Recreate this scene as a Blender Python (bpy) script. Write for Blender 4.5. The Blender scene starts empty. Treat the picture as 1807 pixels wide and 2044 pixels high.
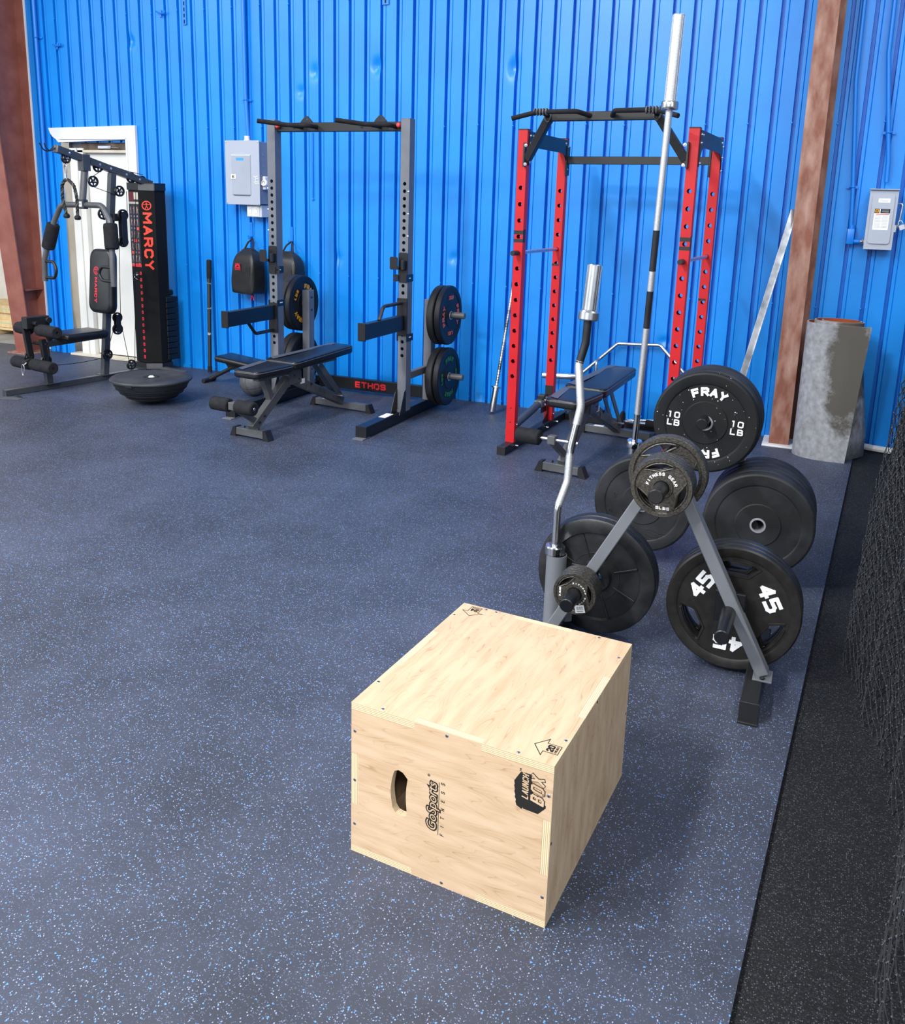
import bpy, bmesh, math, random
from mathutils import Vector, Matrix, Euler
from mathutils.geometry import tessellate_polygon
PI = math.pi
random.seed(7)
SC = bpy.context.scene
COL = SC.collection

# ------------------------------------------------------------------ camera
F_PX, CX, CY = 1752.78, 903.5, 813.48
YAW, PITCH, ROLL, CAM_H = -0.3953, 0.2272, 0.0292, 1.5559
_f = Vector((math.sin(YAW) * math.cos(PITCH), math.cos(YAW) * math.cos(PITCH), -math.sin(PITCH)))
_r = Vector((math.cos(YAW), -math.sin(YAW), 0))
_u = _r.cross(_f)
_r2 = math.cos(ROLL) * _r + math.sin(ROLL) * _u
_u2 = -math.sin(ROLL) * _r + math.cos(ROLL) * _u
cd = bpy.data.cameras.new('camera')
cam = bpy.data.objects.new('camera', cd)
COL.objects.link(cam)
cam.matrix_world = Matrix(((_r2.x, _u2.x, -_f.x, 0), (_r2.y, _u2.y, -_f.y, 0), (_r2.z, _u2.z, -_f.z, CAM_H), (0, 0, 0, 1)))
cd.sensor_fit = 'HORIZONTAL'
cd.sensor_width = 36
cd.lens = 36 * F_PX / 1807
cd.shift_y = (CY - 1022) / 1807
cd.clip_start = 0.05
SC.camera = cam

# ------------------------------------------------------------------ light
SC.view_settings.view_transform = 'Standard'
SC.view_settings.look = 'None'
SC.view_settings.gamma = 1
SC.view_settings.exposure = 0.28
wd = bpy.data.worlds.new('World')
SC.world = wd
wd.use_nodes = True
def _world():
    # the unseen rest of the hall: dim walls all round, plus bright vertical stripes added behind the camera for chrome and front light
    nt = wd.node_tree; N = nt.nodes; L = nt.links; bg = N['Background']
    tc = N.new('ShaderNodeTexCoord'); sp = N.new('ShaderNodeSeparateXYZ'); L.new(tc.outputs['Generated'], sp.inputs[0])
    def m(op, a, b=0.0, c=0.0):
        q = N.new('ShaderNodeMath'); q.operation = op
        for i, v in enumerate((a, b, c)):
            if isinstance(v, (int, float)): q.inputs[i].default_value = v
            else: L.new(v, q.inputs[i])
        return q.outputs[0]
    def ramp(v, lo, hi, a=0.0, b=1.0):
        q = N.new('ShaderNodeMapRange'); q.interpolation_type = 'SMOOTHSTEP'
        for i, w in enumerate((lo, hi, a, b)): q.inputs[i + 1].default_value = w
        L.new(v, q.inputs[0]); return q.outputs[0]
    back = m('ADD', m('MULTIPLY', sp.outputs[1], -0.95), m('MULTIPLY', sp.outputs[0], -0.31))
    side = m('ADD', m('MULTIPLY', sp.outputs[0], 0.95), m('MULTIPLY', sp.outputs[1], -0.31))
    az = m('ARCTAN2', side, back)
    stripes = ramp(m('SINE', m('MULTIPLY', az, 7.0)), -0.25, 0.25, 0.25, 1.0)
    band = m('MULTIPLY', ramp(sp.outputs[2], -0.12, -0.02), ramp(sp.outputs[2], 0.75, 0.45))
    front = m('MULTIPLY', m('MULTIPLY', ramp(back, 0.05, 0.55), band), stripes)
    up = ramp(sp.outputs[2], 0.3, 0.9)
    st = m('ADD', m('ADD', m('MULTIPLY', front, WORLD_STRIPES), m('MULTIPLY', up, WORLD_UP)), WORLD_BASE)
    L.new(st, bg.inputs[1]); bg.inputs[0].default_value = (0.86, 0.92, 1.0, 1)
WORLD_BASE, WORLD_UP, WORLD_STRIPES = 0.22, 0.10, 1.7
_world()

def lamp(x, y, z, sx, sy, watts, rz=0.0):
    l = bpy.data.lights.new('bay_light', 'AREA')
    l.shape = 'RECTANGLE'; l.size = sx; l.size_y = sy; l.energy = watts
    l.color = (1.0, 0.985, 0.96)
    o = bpy.data.objects.new('bay_light', l)
    o.location = (x, y, z); o.rotation_euler = (0, 0, rz)
    COL.objects.link(o)
for ly, w_ in ((-3.6, 520), (-0.6, 260), (1.9, 70), (4.3, 45)):
    lamp(-3.3, ly, 5.2, 0.45, 1.1, w_)
for ly, w_ in ((-2.6, 300), (1.6, 140)):
    lamp(-8.5, ly, 5.2, 0.45, 1.1, w_)
for ly, w_ in ((-3.6, 150), (-0.4, 75), (3.6, 50)):
    lamp(1.6, ly, 5.2, 0.45, 1.1, w_)

# ------------------------------------------------------------------ materials
def lin(h):
    v = [int(h[i:i + 2], 16) / 255 for i in (0, 2, 4)]
    return tuple(((c + 0.055) / 1.055) ** 2.4 if c > 0.04045 else c / 12.92 for c in v) + (1,)

def mat(name, col, rough=0.5, metal=0.0, col2=None, scale=12.0, bump=0.0, bscale=None, spec=0.5, detail=4.0, lo=0.35, hi=0.65, coat=0.0, stretch=None, r2=None):
    m = bpy.data.materials.new(name); m.use_nodes = True
    nt = m.node_tree; N = nt.nodes; L = nt.links
    b = N['Principled BSDF']
    b.inputs['Base Color'].default_value = lin(col)
    b.inputs['Roughness'].default_value = rough
    b.inputs['Metallic'].default_value = metal
    b.inputs['Specular IOR Level'].default_value = spec
    if coat:
        b.inputs['Coat Weight'].default_value = coat
        b.inputs['Coat Roughness'].default_value = 0.15
    if col2 or bump:
        tc = N.new('ShaderNodeTexCoord')
        src = tc.outputs['Object']
        if stretch:
            mp = N.new('ShaderNodeMapping'); mp.inputs['Scale'].default_value = stretch
            L.new(src, mp.inputs[0]); src = mp.outputs[0]
    if col2:
        n = N.new('ShaderNodeTexNoise'); n.inputs['Scale'].default_value = scale; n.inputs['Detail'].default_value = detail
        L.new(src, n.inputs['Vector'])
        mr = N.new('ShaderNodeMapRange'); mr.inputs[1].default_value = lo; mr.inputs[2].default_value = hi
        L.new(n.outputs[0], mr.inputs[0])
        mx = N.new('ShaderNodeMix'); mx.data_type = 'RGBA'
        mx.inputs[6].default_value = lin(col); mx.inputs[7].default_value = lin(col2)
        L.new(mr.outputs[0], mx.inputs[0]); L.new(mx.outputs[2], b.inputs['Base Color'])
        if r2 is not None:
            m2 = N.new('ShaderNodeMix'); m2.inputs[2].default_value = rough; m2.inputs[3].default_value = r2
            L.new(mr.outputs[0], m2.inputs[0]); L.new(m2.outputs[0], b.inputs['Roughness'])
    if bump:
        n2 = N.new('ShaderNodeTexNoise'); n2.inputs['Scale'].default_value = bscale or scale * 6; n2.inputs['Detail'].default_value = 3
        L.new(src, n2.inputs['Vector'])
        bp = N.new('ShaderNodeBump'); bp.inputs['Strength'].default_value = bump; bp.inputs['Distance'].default_value = 0.002
        L.new(n2.outputs[0], bp.inputs['Height']); L.new(bp.outputs[0], b.inputs['Normal'])
    return m

BLUE_WALL = mat('blue wall paint', '0a84e2', 0.36, 0, '0c8cea', 3.0, 0.05, 60, spec=0.5)
BLUE_PIPE = mat('blue painted conduit', '0a7ce2', 0.35)
OXIDE = mat('red oxide primer steel', '844a3e', 0.5, 0, '9a6256', 7.0, 0.25, 45, lo=0.3, hi=0.75)
OXIDE_L = mat('dusty oxide steel', '83503f', 0.6, 0, 'b59284', 16.0, 0.2, 60, detail=9, lo=0.36, hi=0.76, stretch=(1, 1, 0.35))
PEARL = mat('white paint', 'e9ebef', 0.5, 0, 'd4d9e0', 2.0)
DOORW = mat('worn white door', 'e6e6e2', 0.45, 0, 'c9cac6', 1.6, 0.05, 40, lo=0.4, hi=0.8)
ROUGHGAP = mat('grey rough gap', '55534d', 0.9, 0, 'a8a49a', 14, 0.8, 40)
BLACK = mat('black powder coat', '141518', 0.45, 0, '1b1c20', 9, 0.05, 200)
NAVYBLK = mat('satin black steel', '0f1116', 0.38)
SHROUD = mat('matt black shroud', '0e0f12', 0.75, spec=0.25)
GREYUP = mat('graphite grey powder coat', '60646c', 0.42, 0, '6a6e77', 5, 0.04, 250)
GREYTREE = mat('mid grey powder coat', '686c73', 0.4, 0, '71757c', 6, 0.04, 250)
GREYGYM = mat('dark slate powder coat', '35393f', 0.35, 0, '3d4148', 6)
BENCHG = mat('gunmetal bench frame', '55575a', 0.4, 0.25, '626467', 8, 0.03, 200)
REDP = mat('red powder coat', 'c4161f', 0.42, 0, 'b9121b', 4, 0.03, 200, spec=0.4)
VINYL = mat('black vinyl', '101115', 0.33, 0, '15171b', 18, 0.15, 260, spec=0.5)
VINYLG = mat('grey carbon vinyl', '4a4d55', 0.38, 0, '575a62', 60, 0.1, 300)
FOAM = mat('black foam', '1b1c20', 0.85, 0, '232529', 30, 0.3, 300, spec=0.25)
RUB = mat('black bumper rubber', '17181a', 0.55, 0, '202124', 8, 0.12, 120, spec=0.35)
RUBG = mat('dusty bumper rubber', '1c1d1f', 0.55, 0, '3a3c41', 5, 0.15, 90, lo=0.45, hi=0.8, spec=0.3)
RUBN = mat('dark navy bumper rubber', '0f1117', 0.5, 0, '151922', 6, 0.1, 120, spec=0.35)
IRON = mat('hammered dark iron', '34322f', 0.38, 0.45, '57544e', 160, 0.5, 300)
IRON45 = mat('black enamelled iron', '1e1c1b', 0.36, 0.15, '282624', 30, 0.15, 160)
CHROME = mat('chrome', 'd4d6da', 0.14, 1.0)
STEEL = mat('brushed steel', 'c6c9ce', 0.27, 1.0, 'd8dbe0', 9, 0)
KNURL = mat('knurled chrome', 'd2d5da', 0.42, 0.9, 'f0f2f5', 300, 0.12, 900, lo=0.4, hi=0.6)
DARKSTEEL = mat('blackened bar steel', '2c2e33', 0.35, 0.6, '44464c', 20, 0, stretch=(1, 1, 0.2))
ZINC = mat('zinc bolt', 'd0d2d6', 0.25, 0.9)
HUB = mat('bright hub steel', 'b4b7bd', 0.35, 0.45)
GALV = mat('galvanised strip', 'e2e4e8', 0.30, 0.8, '9ea3ab', 12, 0.2, 60)
PANELG = mat('grey electrical enamel', 'a3abbb', 0.5, 0, '9ba3b3', 5)
PANELD = mat('grey enamel cover', 'a9b1c1', 0.45)
PLASTW = mat('white plastic', 'e6e7ea', 0.4)
PAPER = mat('white paper label', 'f2f3f5', 0.6)
INK = mat('black ink', '14120f', 0.7)
INKG = mat('grey print', '8d9198', 0.7)
WPAINT = mat('white raised letters', 'eceef0', 0.5)
REDL = mat('red print', 'e0263a', 0.5)
ORANGEL = mat('red orange print', 'ff4a36', 0.5)
YELL = mat('yellow letters', 'e0a024', 0.5)
GREENL = mat('green letters', '2f7c46', 0.5)
SALM = mat('salmon letters', 'd9695a', 0.5)
REDKNOB = mat('red plastic knob', 'cc3b40', 0.35)
NYLON = mat('black nylon bag', '151618', 0.42, 0, '202124', 7, 0.5, 30, spec=0.5)
WEB = mat('black webbing', '1a1b20', 0.7)
BRASSH = mat('dark bore', '0b0b0c', 0.7)
CRATE = mat('crate pine', 'c9ab78', 0.7, 0, 'dcc494', 5, 0.2, 50, stretch=(3, 3, 1))
CARD = mat('cardboard', '8f7347', 0.8, 0, 'a3865a', 6)
WHTWOOD = mat('white washed board', 'd9d3c6', 0.7, 0, 'c9c0ae', 3)
FOAMW = mat('white foam strip', 'd7dade', 0.8, 0, 'eef0f2', 12, 0.4, 40)
CONC = mat('concrete', '8d8a86', 0.8, 0, 'a5a29d', 4, 0.3, 30)
NET = mat('black net twine', '131418', 0.6, 0, '1f2229', 30, spec=0.4)
KNOT = mat('grey net knot', '2c2f38', 0.6, 0, '4a4e5a', 30)  # knots a lighter grey than the twine
MATG = mat('worn rubber matting', '57544f', 0.85, 0, 'a6a9b0', 30, 0.25, 240, detail=8, lo=0.2, hi=0.8, spec=0.25, stretch=(1, 1, 0.8))
def _worn(m):
    # pale bloom over most of the sheet with one clean dark patch, ragged at its border
    nt = m.node_tree; N = nt.nodes; L = nt.links
    mx = next(n for n in N if n.bl_idname == 'ShaderNodeMix' and n.data_type == 'RGBA'); tc = next(n for n in N if n.bl_idname == 'ShaderNodeTexCoord')
    fine = mx.inputs[0].links[0].from_socket
    n = N.new('ShaderNodeTexNoise'); n.inputs['Scale'].default_value = 7; n.inputs['Detail'].default_value = 12; n.inputs['Roughness'].default_value = 0.72
    L.new(tc.outputs['Object'], n.inputs['Vector'])
    sp = N.new('ShaderNodeSeparateXYZ'); L.new(tc.outputs['Object'], sp.inputs[0])
    def mth(op, a, b):
        q = N.new('ShaderNodeMath'); q.operation = op
        for i, v in enumerate((a, b)):
            if isinstance(v, (int, float)): q.inputs[i].default_value = v
            else: L.new(v, q.inputs[i])
        return q.outputs[0]
    # signed distance to an upright ellipse centred right of middle
    dx = mth('DIVIDE', mth('SUBTRACT', sp.outputs[0], 0.105), 0.115); dz = mth('DIVIDE', mth('SUBTRACT', sp.outputs[2], 0.62), 0.40)
    d = mth('SUBTRACT', mth('SQRT', mth('ADD', mth('MULTIPLY', dx, dx), mth('MULTIPLY', dz, dz)), 0), 1.0)
    v = mth('ADD', mth('MULTIPLY', d, 1.3), mth('MULTIPLY', mth('SUBTRACT', n.outputs[0], 0.5), 2.6))
    mr = N.new('ShaderNodeMapRange'); mr.inputs[1].default_value = -0.15; mr.inputs[2].default_value = 0.35; L.new(v, mr.inputs[0])
    f2 = mth('MULTIPLY', mr.outputs[0], mth('ADD', mth('MULTIPLY', fine, 0.75), 0.35))
    L.new(mth('MINIMUM', f2, 1.0), mx.inputs[0])
_worn(MATG)
MATR = mat('rust coloured mat backing', '8a3a1e', 0.8, 0, 'a04a2a', 9)
MATE = mat('mat cut edge', 'b09a88', 0.8)
ROPEM = mat('black rope', '1d1d20', 0.6)
ROPEW = mat('grey rope fleck', '6e675c', 0.7)
PADCOL = mat('padlock steel', 'cfd2d8', 0.3, 0.6)
PUR = mat('muted poster print', '8b7e86', 0.6, 0, 'c49a8c', 26, lo=0.42, hi=0.6)
POSTER = mat('dark poster', '141a2b', 0.5)
MAROON = mat('maroon print', '6b2230', 0.6)

def floor_mat(name, base, base2, flecks, scale, dens, rough, bump=0.25):
    m = bpy.data.materials.new(name); m.use_nodes = True
    nt = m.node_tree; N = nt.nodes; L = nt.links; b = N['Principled BSDF']
    tc = N.new('ShaderNodeTexCoord')
    n = N.new('ShaderNodeTexNoise'); n.inputs['Scale'].default_value = 1.3; n.inputs['Detail'].default_value = 8; n.inputs['Roughness'].default_value = 0.65
    L.new(tc.outputs['Object'], n.inputs['Vector'])
    mr = N.new('ShaderNodeMapRange'); mr.inputs[1].default_value = 0.35; mr.inputs[2].default_value = 0.7
    L.new(n.outputs[0], mr.inputs[0])
    mx = N.new('ShaderNodeMix'); mx.data_type = 'RGBA'
    mx.inputs[6].default_value = lin(base); mx.inputs[7].default_value = lin(base2)
    L.new(mr.outputs[0], mx.inputs[0])
    cur = mx.outputs[2]
    for k, (fc, sc, dn, size) in enumerate(flecks):
        # distort the lookup so that the flecks are ragged granules
        dn2 = N.new('ShaderNodeTexNoise'); dn2.inputs['Scale'].default_value = sc * 2.2; dn2.inputs['Detail'].default_value = 1
        L.new(tc.outputs['Object'], dn2.inputs['Vector'])
        vm = N.new('ShaderNodeVectorMath'); vm.operation = 'MULTIPLY_ADD'
        vm.inputs[1].default_value = (0.9 / sc, 0.9 / sc, 0.9 / sc)
        L.new(dn2.outputs['Color'], vm.inputs[0]); L.new(tc.outputs['Object'], vm.inputs[2])
        v = N.new('ShaderNodeTexVoronoi'); v.inputs['Scale'].default_value = sc
        L.new(vm.outputs[0], v.inputs['Vector'])
        lt = N.new('ShaderNodeMath'); lt.operation = 'LESS_THAN'; lt.inputs[1].default_value = size
        L.new(v.outputs['Distance'], lt.inputs[0])
        sp = N.new('ShaderNodeSeparateColor'); L.new(v.outputs['Color'], sp.inputs[0])
        lt2 = N.new('ShaderNodeMath'); lt2.operation = 'LESS_THAN'; lt2.inputs[1].default_value = dn
        L.new(sp.outputs[0], lt2.inputs[0])
        mu = N.new('ShaderNodeMath'); mu.operation = 'MULTIPLY'
        L.new(lt.outputs[0], mu.inputs[0]); L.new(lt2.outputs[0], mu.inputs[1])
        m3 = N.new('ShaderNodeMix'); m3.data_type = 'RGBA'
        L.new(mu.outputs[0], m3.inputs[0]); L.new(cur, m3.inputs[6]); m3.inputs[7].default_value = lin(fc)
        cur = m3.outputs[2]
    L.new(cur, b.inputs['Base Color'])
    b.inputs['Roughness'].default_value = rough
    b.inputs['Specular IOR Level'].default_value = 0.3
    n2 = N.new('ShaderNodeTexNoise'); n2.inputs['Scale'].default_value = 260; n2.inputs['Detail'].default_value = 2
    L.new(tc.outputs['Object'], n2.inputs['Vector'])
    bp = N.new('ShaderNodeBump'); bp.inputs['Strength'].default_value = bump; bp.inputs['Distance'].default_value = 0.002
    L.new(n2.outputs[0], bp.inputs['Height']); L.new(bp.outputs[0], b.inputs['Normal'])
    return m
RUBFLOOR = floor_mat('blue fleck rubber flooring', '31353f', '474d5f', [('5a92dc', 135, 0.12, 0.27), ('8fa1c8', 210, 0.20, 0.31), ('5d6781', 300, 0.25, 0.36)], 1, 1, 0.5)
TURF = floor_mat('black crumb matting', '111214', '17181b', [('5b5d64', 230, 0.34, 0.34), ('2c2e33', 300, 0.5, 0.45)], 1, 1, 0.8, 0.9)
FRAYRUB = floor_mat('white fleck rubber', '151618', '1b1c1f', [('e6e8ea', 120, 0.035, 0.22), ('e6e8ea', 60, 0.03, 0.10)], 1, 1, 0.55, 0.1)

def ply_mat(name, stretch, c1, c2, c3):
    m = bpy.data.materials.new(name); m.use_nodes = True
    nt = m.node_tree; N = nt.nodes; L = nt.links; b = N['Principled BSDF']
    tc = N.new('ShaderNodeTexCoord')
    mp = N.new('ShaderNodeMapping'); mp.inputs['Scale'].default_value = stretch
    L.new(tc.outputs['Object'], mp.inputs[0])
    n0 = N.new('ShaderNodeTexNoise'); n0.inputs['Scale'].default_value = 1.6; n0.inputs['Detail'].default_value = 2
    L.new(mp.outputs[0], n0.inputs['Vector'])
    # rotary-cut grain: contour lines of a stretched noise field
    ml = N.new('ShaderNodeMath'); ml.operation = 'MULTIPLY'; ml.inputs[1].default_value = 26
    L.new(n0.outputs[0], ml.inputs[0])
    fr = N.new('ShaderNodeMath'); fr.operation = 'FRACT'; L.new(ml.outputs[0], fr.inputs[0])
    rp = N.new('ShaderNodeValToRGB')
    rp.color_ramp.elements[0].position = 0.0; rp.color_ramp.elements[0].color = (0, 0, 0, 1)
    rp.color_ramp.elements[1].position = 1.0; rp.color_ramp.elements[1].color = (0, 0, 0, 1)
    e = rp.color_ramp.elements.new(0.80); e.color = (0.12, 0.12, 0.12, 1)
    e = rp.color_ramp.elements.new(0.95); e.color = (0.75, 0.75, 0.75, 1)
    L.new(fr.outputs[0], rp.inputs[0])
    n1 = N.new('ShaderNodeTexNoise'); n1.inputs['Scale'].default_value = 5; n1.inputs['Detail'].default_value = 6
    L.new(mp.outputs[0], n1.inputs['Vector'])
    mr = N.new('ShaderNodeMapRange'); mr.inputs[1].default_value = 0.38; mr.inputs[2].default_value = 0.72
    L.new(n1.outputs[0], mr.inputs[0])
    mu = N.new('ShaderNodeMath'); mu.operation = 'MULTIPLY'; L.new(rp.outputs[0], mu.inputs[0]); L.new(mr.outputs[0], mu.inputs[1])
    mx = N.new('ShaderNodeMix'); mx.data_type = 'RGBA'
    mx.inputs[6].default_value = lin(c1); mx.inputs[7].default_value = lin(c2)
    L.new(mr.outputs[0], mx.inputs[0])
    m3 = N.new('ShaderNodeMix'); m3.data_type = 'RGBA'
    L.new(mu.outputs[0], m3.inputs[0]); L.new(mx.outputs[2], m3.inputs[6]); m3.inputs[7].default_value = lin(c3)
    L.new(m3.outputs[2], b.inputs['Base Color'])
    b.inputs['Roughness'].default_value = 0.5
    return m
PLYTOP = ply_mat('birch plywood top', (8.5, 1.2, 1), 'c6ad8f', 'ba9f80', '8e6b4b')
PLYFRONT = ply_mat('birch plywood face', (1.2, 1, 8.0), 'ccb294', 'bd9f7e', '8f6d4b')
PLYSIDE = ply_mat('birch plywood side', (1, 5.5, 1.6), 'd9c1a2', 'c6a884', 'a5835d')

def edge_mat():
    m = bpy.data.materials.new('plywood edge layers'); m.use_nodes = True
    nt = m.node_tree; N = nt.nodes; L = nt.links; b = N['Principled BSDF']
    tc = N.new('ShaderNodeTexCoord'); sp = N.new('ShaderNodeSeparateXYZ')
    L.new(tc.outputs['UV'], sp.inputs[0])
    ml = N.new('ShaderNodeMath'); ml.operation = 'MULTIPLY'; ml.inputs[1].default_value = 4.5; L.new(sp.outputs[0], ml.inputs[0])
    fr = N.new('ShaderNodeMath'); fr.operation = 'FRACT'; L.new(ml.outputs[0], fr.inputs[0])
    lt = N.new('ShaderNodeMath'); lt.operation = 'LESS_THAN'; lt.inputs[1].default_value = 0.28; L.new(fr.outputs[0], lt.inputs[0])
    mx = N.new('ShaderNodeMix'); mx.data_type = 'RGBA'
    mx.inputs[6].default_value = lin('d9c7a6'); mx.inputs[7].default_value = lin('ab8a62')
    L.new(lt.outputs[0], mx.inputs[0]); L.new(mx.outputs[2], b.inputs['Base Color'])
    b.inputs['Roughness'].default_value = 0.7
    return m
PLYEDGE = edge_mat()

# ------------------------------------------------------------------ geometry helpers
def TR(x, y, z): return Matrix.Translation((x, y, z))
def RX(a): return Matrix.Rotation(a, 4, 'X')
def RY(a): return Matrix.Rotation(a, 4, 'Y')
def RZ(a): return Matrix.Rotation(a, 4, 'Z')
FRONT = RX(PI / 2)            # local z -> world -y, local y -> up
RIGHT = RZ(PI / 2) @ RX(PI / 2)   # local z -> world +x, local y -> up

def frame(p, q, up=(0, 0, 1)):
    p = Vector(p); q = Vector(q); z = (q - p).normalized(); u = Vector(up)
    if abs(z.dot(u)) > 0.999: u = Vector((0, 1, 0))
    x = u.cross(z).normalized(); y = z.cross(x)
    return Matrix(((x.x, y.x, z.x, p.x), (x.y, y.y, z.y, p.y), (x.z, y.z, z.z, p.z), (0, 0, 0, 1)))

def fillet(pts, rad, n=5):
    pts = [Vector(p) for p in pts]; out = [pts[0]]
    for i in range(1, len(pts) - 1):
        a, b, c = pts[i - 1], pts[i], pts[i + 1]
        d1 = (a - b); d2 = (c - b)
        ang = d1.angle(d2)
        if abs(ang - PI) < 0.02: out.append(b); continue
        t = min(rad / math.tan(ang / 2), d1.length * 0.48, d2.length * 0.48)
        p1 = b + d1.normalized() * t; p2 = b + d2.normalized() * t
        for k in range(n + 1):
            s = k / n
            out.append((1 - s) ** 2 * p1 + 2 * s * (1 - s) * b + s * s * p2)
    out.append(pts[-1]); return out

_txt = {}
def text_mesh(s, bold=0.0, shear=0.0, space=1.0):
    key = (s, bold, shear, space)
    if key not in _txt:
        c = bpy.data.curves.new('t', 'FONT'); c.body = s; c.size = 1; c.extrude = 0.5; c.offset = bold; c.shear = shear
        c.space_character = space; c.align_x = 'CENTER'; c.align_y = 'CENTER'; c.resolution_u = 3; c.space_line = 0.8
        o = bpy.data.objects.new('t', c)
        me = o.to_mesh()
        _txt[key] = ([v.co.copy() for v in me.vertices], [tuple(p.vertices) for p in me.polygons])
        o.to_mesh_clear(); bpy.data.objects.remove(o); bpy.data.curves.remove(c)
    return _txt[key]

S_ = {'A': [[(0, 0), (.3, 1), (.6, 0)], [(.12, .34), (.48, .34)]], 'B': [[(0, 0), (0, 1), (.42, 1), (.55, .88), (.55, .64), (.42, .52), (0, .52)], [(.42, .52), (.6, .40), (.6, .12), (.46, 0), (0, 0)]],
      'C': [[(.6, .8), (.46, 1), (.14, 1), (0, .82), (0, .18), (.14, 0), (.46, 0), (.6, .2)]], 'E': [[(.56, 1), (0, 1), (0, 0), (.56, 0)], [(0, .5), (.5, .5)]], 'F': [[(.56, 1), (0, 1), (0, 0)], [(0, .5), (.48, .5)]],
      'G': [[(.6, .82), (.46, 1), (.14, 1), (0, .82), (0, .18), (.14, 0), (.46, 0), (.6, .16), (.6, .45), (.36, .45)]], 'H': [[(0, 0), (0, 1)], [(.6, 0), (.6, 1)], [(0, .5), (.6, .5)]], 'I': [[(.3, 0), (.3, 1)]], 'L': [[(0, 1), (0, 0), (.52, 0)]],
      'M': [[(0, 0), (0, 1), (.36, .35), (.72, 1), (.72, 0)]], 'N': [[(0, 0), (0, 1), (.6, 0), (.6, 1)]], 'O': [[(.12, 0), (.48, 0), (.6, .14), (.6, .86), (.48, 1), (.12, 1), (0, .86), (0, .14), (.12, 0)]],
      'R': [[(0, 0), (0, 1), (.46, 1), (.6, .88), (.6, .60), (.46, .46), (0, .46)], [(.32, .46), (.6, 0)]], 'S': [[(.6, .84), (.46, 1), (.14, 1), (0, .86), (0, .64), (.12, .52), (.48, .5), (.6, .38), (.6, .14), (.46, 0), (.14, 0), (0, .16)]],
      'T': [[(0, 1), (.6, 1)], [(.3, 1), (.3, 0)]], 'U': [[(0, 1), (0, .16), (.14, 0), (.46, 0), (.6, .16), (.6, 1)]], 'X': [[(0, 0), (.6, 1)], [(0, 1), (.6, 0)]], 'Y': [[(0, 1), (.3, .48), (.6, 1)], [(.3, .48), (.3, 0)]],
      '0': [[(.12, 0), (.48, 0), (.6, .14), (.6, .86), (.48, 1), (.12, 1), (0, .86), (0, .14), (.12, 0)]], '1': [[(.14, 1), (.3, 1), (.3, 0)]], '2': [[(0, .82), (.14, 1), (.46, 1), (.6, .86), (.6, .6), (0, .1), (0, 0), (.6, 0)]],
      '3': [[(0, 1), (.6, 1), (.6, 0), (0, 0)], [(.1, .5), (.6, .5)]], '4': [[(.44, 0), (.44, 1), (0, .34), (.62, .34)]], '5': [[(.58, 1), (0, 1), (0, .56), (.46, .56), (.6, .42), (.6, .14), (.46, 0), (0, 0)]], '.': [[(.26, 0), (.34, 0)]]}

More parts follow.
